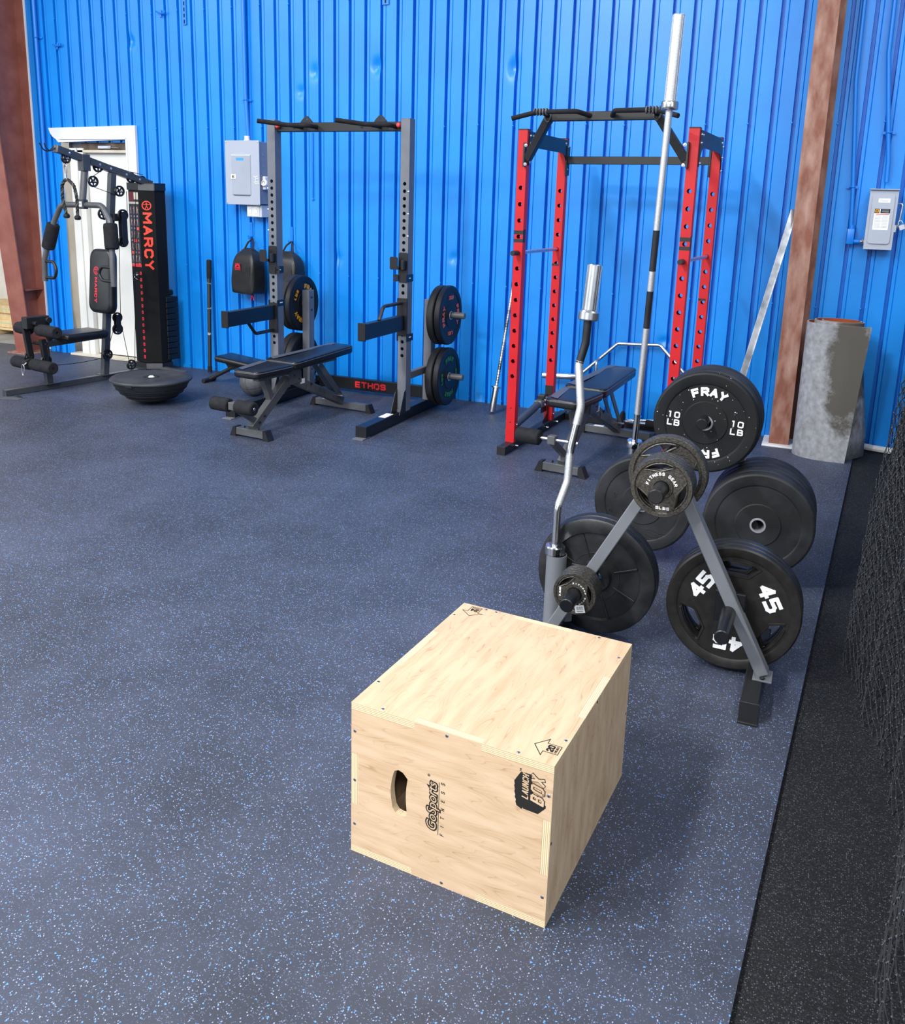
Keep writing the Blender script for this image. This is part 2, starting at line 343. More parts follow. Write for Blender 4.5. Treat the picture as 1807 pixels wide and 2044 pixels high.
class G:
    def stext(s, t, size, M, depth=0.001, w=0.17, mi=None, sx=1.0, gap=0.32, shear=0.0, grow=0.0):
        adv = [(0.45 if c in '.1I' else 0.72 if c == 'M' else 0.6) if c != ' ' else 0.3 for c in t]
        tot = sum(adv) + gap * (len(t) - 1); x = -tot / 2
        hw = (w / 2 + grow) * size
        for c, a in zip(t, adv):
            for st in S_.get(c, []):
                pts = [((x + px - (0.15 if c in '1I' else 0)) * size * sx + shear * (py - 0.5) * size, (py - 0.5) * size * (1 - w)) for px, py in st]
                for (ax, ay), (bx_, by_) in zip(pts, pts[1:]):
                    d = math.hypot(bx_ - ax, by_ - ay)
                    if d < 1e-9: continue
                    ux, uy = (bx_ - ax) / d * hw, (by_ - ay) / d * hw
                    k = 0.72; s.zz = (getattr(s, 'zz', 0) + 1) % 7; dz = s.zz * depth * 0.04
                    q = [(ax - ux * k - uy, ay - uy * k + ux), (ax - ux * k + uy, ay - uy * k - ux), (bx_ + ux * k + uy, by_ + uy * k - ux), (bx_ + ux * k - uy, by_ + uy * k + ux)]
                    s.add([(a_, b_, 0) for a_, b_ in q] + [(a_, b_, depth + dz) for a_, b_ in q], [(0, 1, 2, 3), (4, 7, 6, 5), (0, 4, 5, 1), (1, 5, 6, 2), (2, 6, 7, 3), (3, 7, 4, 0)], M, mi)
            x += a + gap
        return s
    def sarc(s, t, size, R, ang, step, M, depth=0.001, w=0.2, mi=None, sx=1.0):
        n = len(t)
        for i, ch in enumerate(t):
            if ch != ' ': s.stext(ch, size, M @ RZ(ang - (i - (n - 1) / 2) * step - PI / 2) @ TR(0, R, 0), depth, w, mi, sx)
        return s
    def __init__(s): s.v = []; s.f = []; s.m = []; s.mi = 0; s.uvs = {}
    def add(s, vs, fs, M=None, mi=None):
        o = len(s.v)
        s.v += [(M @ Vector(v)) if M is not None else Vector(v) for v in vs]
        s.f += [tuple(i + o for i in f) for f in fs]
        s.m += [s.mi if mi is None else mi] * len(fs)
        return s
    def bm(s, b, M=None, mi=None):
        b.verts.ensure_lookup_table(); b.verts.index_update()
        s.add([v.co.copy() for v in b.verts], [tuple(v.index for v in f.verts) for f in b.faces], M, mi); b.free(); return s
    def box(s, c, size, M=None, bev=0.002, seg=1, mi=None):
        b = bmesh.new()
        bmesh.ops.create_cube(b, size=1, matrix=TR(*c) @ Matrix.Diagonal((size[0], size[1], size[2], 1)))
        if bev: bmesh.ops.bevel(b, geom=b.edges[:], offset=min(bev, min(size) * 0.45), segments=seg, profile=0.5, affect='EDGES')
        return s.bm(b, M, mi)
    def bb(s, lo, hi, M=None, bev=0.002, seg=1, mi=None):
        return s.box([(a + b) / 2 for a, b in zip(lo, hi)], [abs(b - a) for a, b in zip(lo, hi)], M, bev, seg, mi)
    def beam(s, p, q, w, h, up=(0, 0, 1), bev=0.003, M=None, mi=None):
        F = frame(p, q, up); L = (Vector(q) - Vector(p)).length
        if M is not None: F = M @ F
        return s.box((0, 0, L / 2), (w, h, L), F, bev, 1, mi)
    def tube(s, pts, r, seg=10, M=None, mi=None, closed=False, caps=True):
        pts = [Vector(p) for p in pts]; n = len(pts); rs = r if isinstance(r, (list, tuple)) else [r] * n
        T = []
        for i in range(n):
            a = pts[i - 1] if (i > 0 or closed) else pts[i]; b = pts[(i + 1) % n] if (i < n - 1 or closed) else pts[i]
            T.append((b - a).normalized())
        ref = Vector((0, 0, 1)) if abs(T[0].z) < 0.9 else Vector((1, 0, 0))
        x = ref.cross(T[0]).normalized(); vs = []; fs = []
        for i in range(n):
            x = (x - T[i] * x.dot(T[i]))
            if x.length < 1e-6: x = Vector((1, 0, 0)).cross(T[i])
            x.normalize(); y = T[i].cross(x)
            for k in range(seg):
                a = 2 * PI * k / seg
                vs.append(pts[i] + (x * math.cos(a) + y * math.sin(a)) * rs[i])
        m = n if closed else n - 1
        for i in range(m):
            j = (i + 1) % n
            for k in range(seg):
                k2 = (k + 1) % seg
                fs.append((i * seg + k, i * seg + k2, j * seg + k2, j * seg + k))
        if caps and not closed:
            fs.append(tuple(range(seg))[::-1]); fs.append(tuple((n - 1) * seg + k for k in range(seg)))
        return s.add(vs, fs, M, mi)
    def cyl(s, p, q, r, seg=16, M=None, mi=None, ch=0.0015):
        p = Vector(p); q = Vector(q); L = (q - p).length; ch = min(ch, r * 0.4, L * 0.4)
        return s.lathe([(0, 0), (r - ch, 0), (r, ch), (r, L - ch), (r - ch, L), (0, L)], (M @ frame(p, q)) if M is not None else frame(p, q), seg, mi)
    def lathe(s, prof, M=None, seg=32, mi=None, ring=False, arc=None):
        vs = []; fs = []; idx = []
        a1 = arc or 2 * PI
        for (r, z) in prof:
            if abs(r) < 1e-6: idx.append([len(vs)] * (seg + 1)); vs.append((0, 0, z))
            else:
                row = []
                for k in range(seg if not arc else seg + 1):
                    a = a1 * k / seg; row.append(len(vs)); vs.append((r * math.cos(a), r * math.sin(a), z))
                if not arc: row.append(row[0])
                idx.append(row)
        n = len(prof)
        for i in range(n if ring else n - 1):
            A = idx[i]; B = idx[(i + 1) % n]
            for k in range(seg):
                f = [A[k], A[k + 1], B[k + 1], B[k]]
                g = []
                for q in f:
                    if q not in g: g.append(q)
                if len(g) > 2: fs.append(tuple(g))
        return s.add(vs, fs, M, mi)
    def torus(s, R, r, M=None, seg=32, n=8, mi=None):
        return s.lathe([(R + r * math.cos(2 * PI * k / n), r * math.sin(2 * PI * k / n)) for k in range(n)], M, seg, mi, ring=True)
    def prism(s, loops, t, M=None, mi=None, mside=None):
        """flat outline with holes, thickness t, from z=0 to z=t"""
        lp = [[Vector((p[0], p[1], 0)) for p in l] for l in loops]
        tri = tessellate_polygon(lp)
        flat = [p for l in lp for p in l]; n = len(flat)
        vs = [(p.x, p.y, 0) for p in flat] + [(p.x, p.y, t) for p in flat]
        fs = [(a, b, c) for a, b, c in tri] + [(a + n, b + n, c + n) for a, b, c in tri]
        s.add(vs, fs, M, mi)
        o = len(s.v) - 2 * n; k = 0
        for l in lp:
            m = len(l)
            for i in range(m):
                a = o + k + i; b = o + k + (i + 1) % m
                s.f.append((a, b, b + n, a + n)); s.m.append(mside if mside is not None else (s.mi if mi is None else mi))
                s.uvs[len(s.f) - 1] = ((0, 0), (0, 1), (1, 1), (1, 0))
            k += m
        return s
    def text(s, t, size, M, depth=0.001, bold=0.0, shear=0.0, mi=None, sx=1.0, space=1.0):
        v, f = text_mesh(t, bold, shear, space)
        return s.add([(p.x * size * sx, p.y * size, p.z * depth) for p in v], f, M, mi)
    def arctext(s, t, size, R, ang, step, M, depth=0.001, bold=0.02, mi=None, sx=1.0):
        n = len(t)
        for i, ch in enumerate(t):
            a = ang - (i - (n - 1) / 2) * step
            if ch != ' ':
                s.text(ch, size, M @ RZ(a - PI / 2) @ TR(0, R, 0), depth, bold, 0, mi, sx)
        return s

def rrect(w, h, r, n=5, cx=0, cy=0):
    out = []
    for (x, y, a0) in ((w / 2 - r, h / 2 - r, 0), (-w / 2 + r, h / 2 - r, PI / 2), (-w / 2 + r, -h / 2 + r, PI), (w / 2 - r, -h / 2 + r, 1.5 * PI)):
        for k in range(n + 1):
            a = a0 + PI / 2 * k / n; out.append((cx + x + r * math.cos(a), cy + y + r * math.sin(a)))
    return out
def circ(r, n=24, cx=0, cy=0): return [(cx + r * math.cos(2 * PI * k / n), cy + r * math.sin(2 * PI * k / n)) for k in range(n)]

def obj(name, g, mats, parent=None, smooth=35, label=None, M=None):
    me = bpy.data.meshes.new(name)
    me.from_pydata([tuple(v) for v in g.v], [], g.f)
    for m in (mats if isinstance(mats, (list, tuple)) else [mats]): me.materials.append(m)
    me.polygons.foreach_set('material_index', g.m)
    if g.uvs:
        uv = me.uv_layers.new(name='UVMap')
        for fi, co in g.uvs.items():
            p = me.polygons[fi]
            for k, li in enumerate(p.loop_indices): uv.data[li].uv = co[k]
    b = bmesh.new(); b.from_mesh(me)
    bmesh.ops.recalc_face_normals(b, faces=b.faces); b.to_mesh(me); b.free()
    if smooth:
        me.polygons.foreach_set('use_smooth', [True] * len(me.polygons))
        me.set_sharp_from_angle(angle=math.radians(smooth))
    o = bpy.data.objects.new(name, me); COL.objects.link(o)
    if M is not None: o.matrix_world = M
    if parent is not None: o.parent = parent
    if label: o['label'] = label
    return o
def tag(o, label, cat, group=None):
    o['label'] = label; o['category'] = cat
    if group: o['group'] = group
    return o
def thing(name, label, cat, loc=(0, 0, 0), rz=0.0, group=None, M=None):
    o = bpy.data.objects.new(name, None); o.empty_display_size = 0.1
    COL.objects.link(o)
    if M is not None: o.matrix_world = M
    else: o.location = loc; o.rotation_euler = (0, 0, rz)
    return tag(o, label, cat, group)
def struct(o): o['kind'] = 'structure'; return o
def copy_tree(o, parent=None):
    c = o.copy(); COL.objects.link(c)
    if parent is not None: c.parent = parent
    for ch in [x for x in bpy.data.objects if x.parent == o]: copy_tree(ch, c)
    return c

# ------------------------------------------------------------------ setting
WY = 6.50           # near face of the metal wall panels
ZB = -0.014         # top of the black crumb matting
def edge_x(y): return -0.01 + 0.0653 * (y - 1.529)
g = G()
fl = [(-14, -4), (edge_x(-4), -4), (edge_x(6.6), 6.6), (-14, 6.6)]
g.prism([fl], 0.014, TR(0, 0, -0.014))
floor = struct(obj('floor', g, [RUBFLOOR], smooth=0))
# roll joints cut into the rubber: thin dark seams
g = G()
for yy in (2.52, 4.93):
    g.bb((-14, yy - 0.0007, -0.001), (edge_x(yy) - 0.001, yy + 0.0007, 0.0004), bev=0)
SEAM = mat('floor seam', '2a2e38', 0.8)
obj('seam', g, [SEAM], floor, smooth=0, label='thin dark joint line between rubber rolls')
g = G(); g.bb((-0.6, -4, -0.05), (7, 12, ZB), bev=0)
fl2 = struct(obj('floor', g, [TURF], smooth=0))
g = G()
for yy in (1.775, 4.1): g.bb((edge_x(yy) + 0.003, yy - 0.003, ZB - 0.002), (3, yy + 0.003, ZB + 0.0006), bev=0)
obj('seam', g, [BRASSH], fl2, smooth=0, label='dark joint line between crumb mats')
g = G(); g.bb((-16, 6.6, -0.05), (-0.2, 14, -0.004), bev=0); struct(obj('floor', g, [CONC], smooth=0))

# ribbed metal wall with a doorway, dents and screw heads
PITCH_R = 0.1402
def wall_profile():
    xs = []; x = -2.287 - 0.006
    k0 = int((-7.3 - x) / PITCH_R) - 1
    for k in range(k0, 60):
        a = x + k * PITCH_R
        for dx, dy in ((0, 0), (0.0035, 0.046), (0.0235, 0.046), (0.0265, 0), (0.046, 0.0), (0.049, 0.006), (0.053, 0.0)):
            xs.append((a + dx, WY + dy))
    return [p for p in xs if -7.3 < p[0] < 4.5]
prof = wall_profile()
zs = sorted(set([round(i * 0.05 - 0.01, 3) for i in range(0, 92)] + [2.02]))
dents = [(-4.01, 2.57, 0.03, 0.05, 0.022), (-3.44, 2.60, 0.035, 0.05, 0.03), (-2.30, 2.55, 0.03, 0.06, 0.028), (-5.89, 2.88, 0.03, 0.05, 0.025),
         (-3.79, 1.09, 0.03, 0.05, 0.016), (-4.14, 2.42, 0.03, 0.04, 0.018), (-2.74, 1.14, 0.03, 0.04, 0.018), (-2.2, 0.55, 0.06, 0.05, 0.016),
         (-2.46, 0.07, 0.03, 0.08, 0.02), (-1.98, 0.1, 0.03, 0.09, 0.02), (-1.05, 0.62, 0.03, 0.03, 0.018), (-6.2, 2.0, 0.02, 0.04, 0.01), (-3.1, 0.06, 0.04, 0.08, 0.014)]
def dent(x, z):
    d = 0
    for dx, dz, sx, sz, a in dents:
        q = ((x - dx) / sx) ** 2 + ((z - dz) / sz) ** 2
        if q < 9: d += a * math.exp(-q)
    return d
g = G(); rows = []
extra = sorted(set(zs + [round(dz + k * 0.012, 3) for _, dz, _, _, _ in dents for k in range(-8, 9) if dz + k * 0.012 > 0]))
dpf = []
for i, (x, y) in enumerate(prof):
    dpf.append((x, y))
    if i + 1 < len(prof):
        x2, y2 = prof[i + 1]
        if x2 - x > 0.05:
            for t in (0.2, 0.4, 0.6, 0.8): dpf.append((x + (x2 - x) * t, y + (y2 - y) * t))
W = len(dpf)
vs = [(x, y + dent(x, z) + 0.0009 * math.sin(7 * x + 3 * z), z) for z in extra for x, y in dpf]
fs = []
for j in range(len(extra) - 1):
    zc = (extra[j] + extra[j + 1]) / 2
    for i in range(W - 1):
        xc = (dpf[i][0] + dpf[i + 1][0]) / 2
        if -6.79 < xc < -5.97 and zc < 2.02: continue
        fs.append((j * W + i, j * W + i + 1, (j + 1) * W + i + 1, (j + 1) * W + i))
g.add(vs, fs)
wall = struct(obj('wall_back', g, [BLUE_WALL], smooth=28))
g = G()
for zr in (0.03, 0.945, 2.145, 3.1):
    k = 0
    for x, y in prof[::7]:
        k += 1
        if k % 2 or (-6.9 < x < -5.9 and zr < 2.1): continue
        g.lathe([(0, 0.006), (0.005, 0.005), (0.0065, 0.002), (0.008, 0.0)], TR(x + 0.095, WY + 0.0005, zr + 0.006 * math.sin(x * 9)) @ FRONT, 8)
obj('screw_heads', g, [BLUE_WALL], wall)['kind'] = 'stuff'
# lapped lower sheet on the right

# steel frame columns of the building
g = G()   # right column: H section, flange towards the room
a, b_ = -0.232, -0.062
def col_sect(g, x0, x1, yb, yt, z0, z1, yw, tf=0.012):
    for (ya, yb2, xa, xb) in ((0, tf, x0, x1),):
        v = [(xa, yb + ya, z0), (xb, yb + ya, z0), (xb, yb + yb2, z0), (xa, yb + yb2, z0), (xa, yt + ya, z1), (xb, yt + ya, z1), (xb, yt + yb2, z1), (xa, yt + yb2, z1)]
        g.add(v, [(0, 1, 2, 3), (4, 7, 6, 5), (0, 4, 5, 1), (1, 5, 6, 2), (2, 6, 7, 3), (3, 7, 4, 0)])
    xm = (x0 + x1) / 2
    v = [(xm - .005, yb + tf, z0), (xm + .005, yb + tf, z0), (xm + .005, yw, z0), (xm - .005, yw, z0), (xm - .005, yt + tf, z1), (xm + .005, yt + tf, z1), (xm + .005, yw, z1), (xm - .005, yw, z1)]
    g.add(v, [(0, 1, 2, 3), (4, 7, 6, 5), (0, 4, 5, 1), (1, 5, 6, 2), (2, 6, 7, 3), (3, 7, 4, 0)])
    g.bb((x0, yw - tf, z0), (x1, yw, z1), bev=0)
col_sect(g, -0.240, -0.112, 6.27, 6.12, 0.012, 5.0, 6.49)
g.bb((-0.24, 6.47, 0.012), (-0.078, 6.485, 5.0), bev=0)
cr = struct(obj('trim_2', g, [OXIDE_L], smooth=0, label=None))
g = G(); g.bb((a - 0.05, 6.22, -0.005), (b_ + 0.05, 6.5, 0.012)); obj('base_plate', g, [FOAMW], cr, label='pale base plate under column')
g = G()
col_sect(g, -7.35, -7.135, 6.28, 5.86, 0.012, 5.0, 6.49)
g.bb((-7.35, 6.27, 0.62), (-7.14, 6.47, 0.632), bev=0)
cl = struct(obj('trim_1', g, [OXIDE], smooth=0))
g = G(); g.bb((-7.38, 6.2, -0.003), (-7.11, 6.49, 0.012)); obj('base_plate', g, [OXIDE_L], cl)
g = G(); g.bb((-7.135, 6.485, 0.02), (-7.118, 6.497, 4.9), bev=0); obj('edge_angle', g, [PEARL], cl, label='pale edge strip beside the blue sheet')
# foam closure strip along the floor, right of the column
g = G()
pts = [(0.25 + 0.1 * i, 6.47 + 0.01 * math.sin(i * 2.1), 0.012 + 0.006 * math.sin(i * 1.3)) for i in range(12)]
g.tube(pts, 0.022, 8); struct(obj('trim_3', g, [FOAMW]))

# far left side beyond the column
g = G(); g.bb((-12, 7.8, -0.01), (-7.15, 7.86, 4.6), bev=0); struct(obj('wall_left', g, [WHTWOOD], smooth=0))

# ------------------------------------------------------------------ door
dr = bpy.data.objects.new('door_1', None); COL.objects.link(dr); dr.location = (-6.38, 6.5, 0); struct(dr)
D = TR(6.38, -6.5, 0)
g = G(); g.bb((-6.53, 6.55, 0.03), (-5.99, 6.59, 1.95), D, 0.002); obj('door_slab', g, [DOORW], dr)
g = G()
g.bb((-6.70, 6.50, 0.0), (-6.535, 6.60, 1.97), D); g.bb((-6.62, 6.485, 0.0), (-6.60, 6.52, 1.97), D)
g.bb((-5.99, 6.50, 0.0), (-5.96, 6.62, 2.03), D)
obj('door_jamb', g, [DOORW], dr)
g = G(); g.bb((-6.8, 6.60, 0.0), (-5.95, 6.66, 2.1), D, 0); obj('rough_opening', g, [ROUGHGAP], dr, label='dark rough gap around the door')
g = G(); g.bb((-6.57, 6.52, 1.955), (-5.99, 6.585, 2.03), D, 0.003); obj('head_trim', g, [mat('brown head trim', '3b2f29', 0.7, 0, '6a5a4c', 8)], dr)
g = G(); g.bb((-6.70, 6.50, 1.93), (-5.98, 6.53, 1.953), D, 0.002); obj('door_stop', g, [WHTWOOD], dr)
# broken casing: torn at its upper left
g = G()
lp = [(-6.913, 2.150), (-5.872, 2.166), (-5.872, 0.0), (-5.965, 0.0), (-5.965, 2.045), (-6.80, 2.02), (-6.83, 2.05), (-6.868, 2.072), (-6.895, 2.105), (-6.905, 2.13)]
g.prism([lp], 0.028, D @ TR(0, 6.498, 0) @ FRONT)
g.bb((-6.78, 6.462, 2.045), (-5.975, 6.474, 2.075), D, 0.002)
g.bb((-5.985, 6.462, 0.0), (-5.965, 6.50, 2.06), D, 0.002)
obj('door_casing', g, [PEARL], dr, smooth=20)
g = G(); g.lathe([(0, 0.055), (0.018, 0.052), (0.026, 0.038), (0.02, 0.02), (0.01, 0.012), (0.01, 0.004), (0.028, 0.003), (0.028, 0)], D @ TR(-6.505, 6.55, 0.93) @ FRONT, 16); obj('door_knob', g, [STEEL], dr)
g = G(); g.bb((-6.35, 6.50, 1.965), (-6.20, 6.545, 1.995), D, 0.004); g.beam((-6.22, 6.50, 1.98), (-6.08, 6.47, 1.972), 0.02, 0.006, M=D); obj('door_closer', g, [STEEL], dr)
g = G(); g.bb((-6.80, 6.44, 0.0), (-5.6, 6.56, 0.02), D, 0.003); obj('threshold', g, [WHTWOOD], dr)

# ------------------------------------------------------------------ plywood jump box
BW, BD, BH, BT = 0.508, 0.6096, 0.4064, 0.019
bx = thing('plyometric_box', 'pale plywood jump box with hand slot and black printed logos on blue fleck floor', 'plyometric box', (-0.4109, 1.6015, 0), -0.0629)
def tabbed(L, Hh, horiz_tab, vert_tab, t, corner):
    """outline L x Hh; horiz_tab: middle third of top/bottom stands out; vert_tab the same for sides"""
    x1, x2 = L / 3, 2 * L / 3; z1, z2 = Hh / 3, 2 * Hh / 3
    P = []
    if corner == 'top':   # full outer thirds, notched middle thirds on all edges
        return [(0, 0), (x1, 0), (x1, t), (x2, t), (x2, 0), (L, 0), (L, z1), (L - t, z1), (L - t, z2), (L, z2), (L, Hh), (x2, Hh), (x2, Hh - t), (x1, Hh - t), (x1, Hh), (0, Hh), (0, z2), (t, z2), (t, z1), (0, z1)]
    if corner == 'front':  # sides: outer thirds full; middle third notched; top/bottom: middle third tab
        return [(0, t), (x1, t), (x1, 0), (x2, 0), (x2, t), (L, t), (L, z1), (L - t, z1), (L - t, z2), (L, z2), (L, Hh - t), (x2, Hh - t), (x2, Hh), (x1, Hh), (x1, Hh - t), (0, Hh - t), (0, z2), (t, z2), (t, z1), (0, z1)]
    return [(t, t), (x1, t), (x1, 0), (x2, 0), (x2, t), (L - t, t), (L - t, z1), (L, z1), (L, z2), (L - t, z2), (L - t, Hh - t), (x2, Hh - t), (x2, Hh), (x1, Hh), (x1, Hh - t), (t, Hh - t), (t, z2), (0, z2), (0, z1), (t, z1)]
e = 0.0006
g = G(); g.prism([tabbed(BW, BD, 0, 0, BT, 'top')], BT, TR(-BW, 0, BH - BT), 0, 1); obj('top_panel', g, [PLYTOP, PLYEDGE], bx, smooth=0)
g = G(); g.prism([tabbed(BW, BD, 0, 0, BT, 'top')], BT, TR(-BW, 0, 0), 0, 1); obj('bottom_panel', g, [PLYTOP, PLYEDGE], bx, smooth=0)
slot = [(0.010, 0.0)]
def slot_loop():
    o = []
    for k in range(9):       # left (outer) side, slightly arched
        s = k / 8; o.append((-0.392 - 0.006 * math.sin(PI * s), 0.163 + (0.252 - 0.163) * s))
    o += [(-0.388, 0.263), (-0.378, 0.268), (-0.366, 0.265)]
    for k in range(9):
        s = k / 8; o.append((-0.353 - 0.004 * math.sin(PI * s), 0.252 + (0.160 - 0.252) * s))
    o += [(-0.358, 0.151), (-0.370, 0.149), (-0.384, 0.152)]
    return [(x + BW, z) for x, z in o]
g = G(); g.prism([tabbed(BW, BH, 0, 0, BT, 'front'), slot_loop()], BT, TR(-BW, BT, 0) @ FRONT, 0, 1); fp = obj('front_panel', g, [PLYFRONT, PLYEDGE], bx, smooth=0)
g = G(); g.prism([tabbed(BW, BH, 0, 0, BT, 'front')], BT, TR(-BW, BD, 0) @ FRONT, 0, 1); obj('back_panel', g, [PLYFRONT, PLYEDGE], bx, smooth=0)
g = G(); g.prism([tabbed(BD, BH, 0, 0, BT, 'side')], BT, TR(-BT, 0, 0) @ RIGHT, 0, 1); obj('side_panel', g, [PLYSIDE, PLYEDGE], bx, smooth=0)
g = G(); g.prism([tabbed(BD, BH, 0, 0, BT, 'side')], BT, TR(-BW, 0, 0) @ RIGHT, 0, 1); obj('side_panel', g, [PLYSIDE, PLYEDGE], bx, smooth=0)
# screws
def screwg(g, M): g.lathe([(0, 0.0006), (0.0032, 0.0006), (0.0044, 0.0), (0.0044, -0.001)], M, 12, 0); g.box((0, 0, 0.0007), (0.0045, 0.0012, 0.0004), M, 0, mi=1); g.box((0, 0, 0.0007), (0.0012, 0.0045, 0.0004), M, 0, mi=1)
sm = G(); screwg(sm, Matrix.Identity(4)); s0 = obj('screw', sm, [STEEL, BRASSH], bx); sc_n = [0]
def put_screw(M):
    o = s0 if sc_n[0] == 0 else s0.copy()
    if sc_n[0]: COL.objects.link(o)
    sc_n[0] += 1; o.parent = bx; o.matrix_local = M
for x, z in ((-0.498, 0.332), (-0.498, 0.079), (-0.255, 0.397), (-0.258, 0.010), (-0.010, 0.077), (-0.009, 0.332), (-0.498, 0.20)): put_screw(TR(x, 0, z) @ FRONT)
for x, y in ((-0.428, 0.010), (-0.086, 0.009), (-0.010, 0.100), (-0.499, 0.107), (-0.499, 0.525), (-0.432, 0.600), (-0.091, 0.600), (-0.011, 0.518), (-0.40, 0.60)): put_screw(TR(x, y, BH))
for y, z in ((0.009, 0.211), (0.60, 0.2), (0.3, 0.397)): put_screw(TR(0, y, z) @ RIGHT)
# print on the front
FR90 = FRONT @ RZ(PI / 2)
g = G()
M = TR(-0.287, -0.0003, 0.204) @ FR90
g.text('GoSports', 0.036, M, 0.0004, 0.085, 0.22, 0, 0.98, 0.92)
g.text('GoSports', 0.036, TR(0, -0.0004, 0) @ M, 0.0004, -0.006, 0.22, 1, 0.98, 0.92)
g.text('\u00ae', 0.009, TR(-0.297, -0.0003, 0.283) @ FR90, 0.0004, 0, 0, 0)
g.bb((-0.2710, -0.0006, 0.135), (-0.2700, 0, 0.273), bev=0, mi=0)
for i, ch in enumerate('FITNESS'): g.stext(ch, 0.0095, TR(-0.2605, -0.0003, 0.139 + i * 0.0222) @ FR90, 0.0004, 0.13, 0, 0.8, shear=0.1)
obj('logo_print', g, [INK, PLYFRONT], bx, smooth=0, label='black printed maker lettering')
g = G()
blk = [(-0.0745, 0.369), (-0.089, 0.343), (-0.0875, 0.335), (-0.0885, 0.331), (-0.0865, 0.322), (-0.0875, 0.317), (-0.085, 0.309), (-0.086, 0.304), (-0.083, 0.297), (-0.084, 0.292), (-0.081, 0.284), (-0.069, 0.279), (-0.0665, 0.284), (-0.065, 0.281), (-0.031, 0.280), (-0.014, 0.300), (-0.014, 0.306), (-0.040, 0.308), (-0.046, 0.333), (-0.047, 0.352), (-0.050, 0.370)]
g.prism([blk[::-1]], 0.0004, TR(0, 0, 0) @ FRONT, 0)
g.stext('LAUNCH', 0.0150, TR(-0.0625, -0.0004, 0.338) @ FR90, 0.0004, 0.16, 1, 0.70, 0.36, 0.2)
M = TR(-0.034, -0.0004, 0.338) @ FR90
g.stext('BOX', 0.031, M, 0.0004, 0.17, 0, 0.72, 0.46, 0.2, 0.05)
g.stext('BOX', 0.031, TR(0, -0.0006, 0) @ M, 0.0004, 0.17, 1, 0.72, 0.46, 0.2)
g.stext('TM', 0.004, TR(-0.075, -0.0004, 0.374) @ FR90, 0.0004, 0.15, 0)
obj('logo_print', g, [INK, PLYFRONT], bx, smooth=0, label='black block logo reading LAUNCH BOX')
# printed arrows on the top
def arrow(g, M, num):
    pts = [(0, 0.033), (-0.034, 0.006), (-0.0165, 0.006), (-0.0165, -0.027), (0.0165, -0.027), (0.0165, 0.006), (0.034, 0.006)]
    ins = [(0, 0.0306), (-0.0290, 0.0075), (-0.0150, 0.0075), (-0.0150, -0.0255), (0.0150, -0.0255), (0.0150, 0.0075), (0.0290, 0.0075)]
    g.prism([pts, ins], 0.0004, M, 0)
    g.stext(num, 0.0165, M @ TR(0, -0.006, 0.0002), 0.0004, 0.24, 0, 0.8)
    g.stext('INCHES', 0.0052, M @ TR(0, -0.0195, 0.0002), 0.0004, 0.17, 0, 0.9)
g = G(); arrow(g, TR(-0.460, 0.573, BH) @ RZ(PI), '24')
obj('arrow_print', g, [INK], bx, smooth=0, label='black outlined arrow reading 24 inches')
g = G(); arrow(g, TR(-0.035, 0.056, BH) @ RZ(PI / 2), '20')
obj('arrow_print', g, [INK], bx, smooth=0, label='black outlined arrow reading 20 inches')

# ------------------------------------------------------------------ weight plates (local z = face normal, face at z=0, body behind)
def bumper(name, R, t, facem, letters=None, lm=None, bottom_lbl=True, side=None, hubring=HUB, lblrot=False):
    g = G()
    f = 0.004
    prof = [(0.026, 0.0), (0.090, 0.0), (0.094, -f), (0.100, -f), (R * 0.755, -f), (R * 0.775, -0.0005), (R * 0.80, 0.001), (R - 0.010, 0.001), (R - 0.003, -0.003), (R, -0.010),
            (R, -t + 0.010), (R - 0.003, -t + 0.003), (R - 0.010, -t), (0.10, -t), (0.026, -t)]
    g.lathe(prof, None, 72, 0, ring=True)
    o = obj(name, g, [facem], smooth=22)
    g = G(); g.lathe([(0.0252, 0.003), (0.032, 0.003), (0.033, 0.0), (0.033, -0.002), (0.0252, -0.002)], None, 32, ring=True)
    g.lathe([(0.0252, -0.001), (0.0262, -0.001), (0.0262, -t - 0.001), (0.0252, -t - 0.001)], None, 32, ring=True)
    obj('hub_ring', g, [hubring], o, label='steel hub ring')
    if letters:
        T = TR(0, 0, -f + 0.0012); nm = lm.name.split()[0]
        for an in (PI / 2, -PI / 2):
            g = G(); g.sarc('FRAY', 0.038, R * 0.62, an, 0.285, T, 0.003, 0.27, None, 1.05)
            obj('lettering', g, [lm], o, smooth=0, label='raised %s arc lettering' % nm)
        for sx in (-1, 1):
            a = RZ(-PI / 2 * sx) if lblrot else Matrix.Identity(4)
            g = G(); g.stext(letters[0], 0.027, T @ TR(sx * R * 0.60, 0.016, 0) @ a, 0.003, 0.2, None, 1.15)
            g.stext(letters[1], 0.027, T @ TR(sx * R * 0.60, -0.018, 0) @ a, 0.003, 0.2, None, 1.15)
            obj('weight_marking', g, [lm], o, smooth=0, label='raised %s weight marking' % nm)
    return o

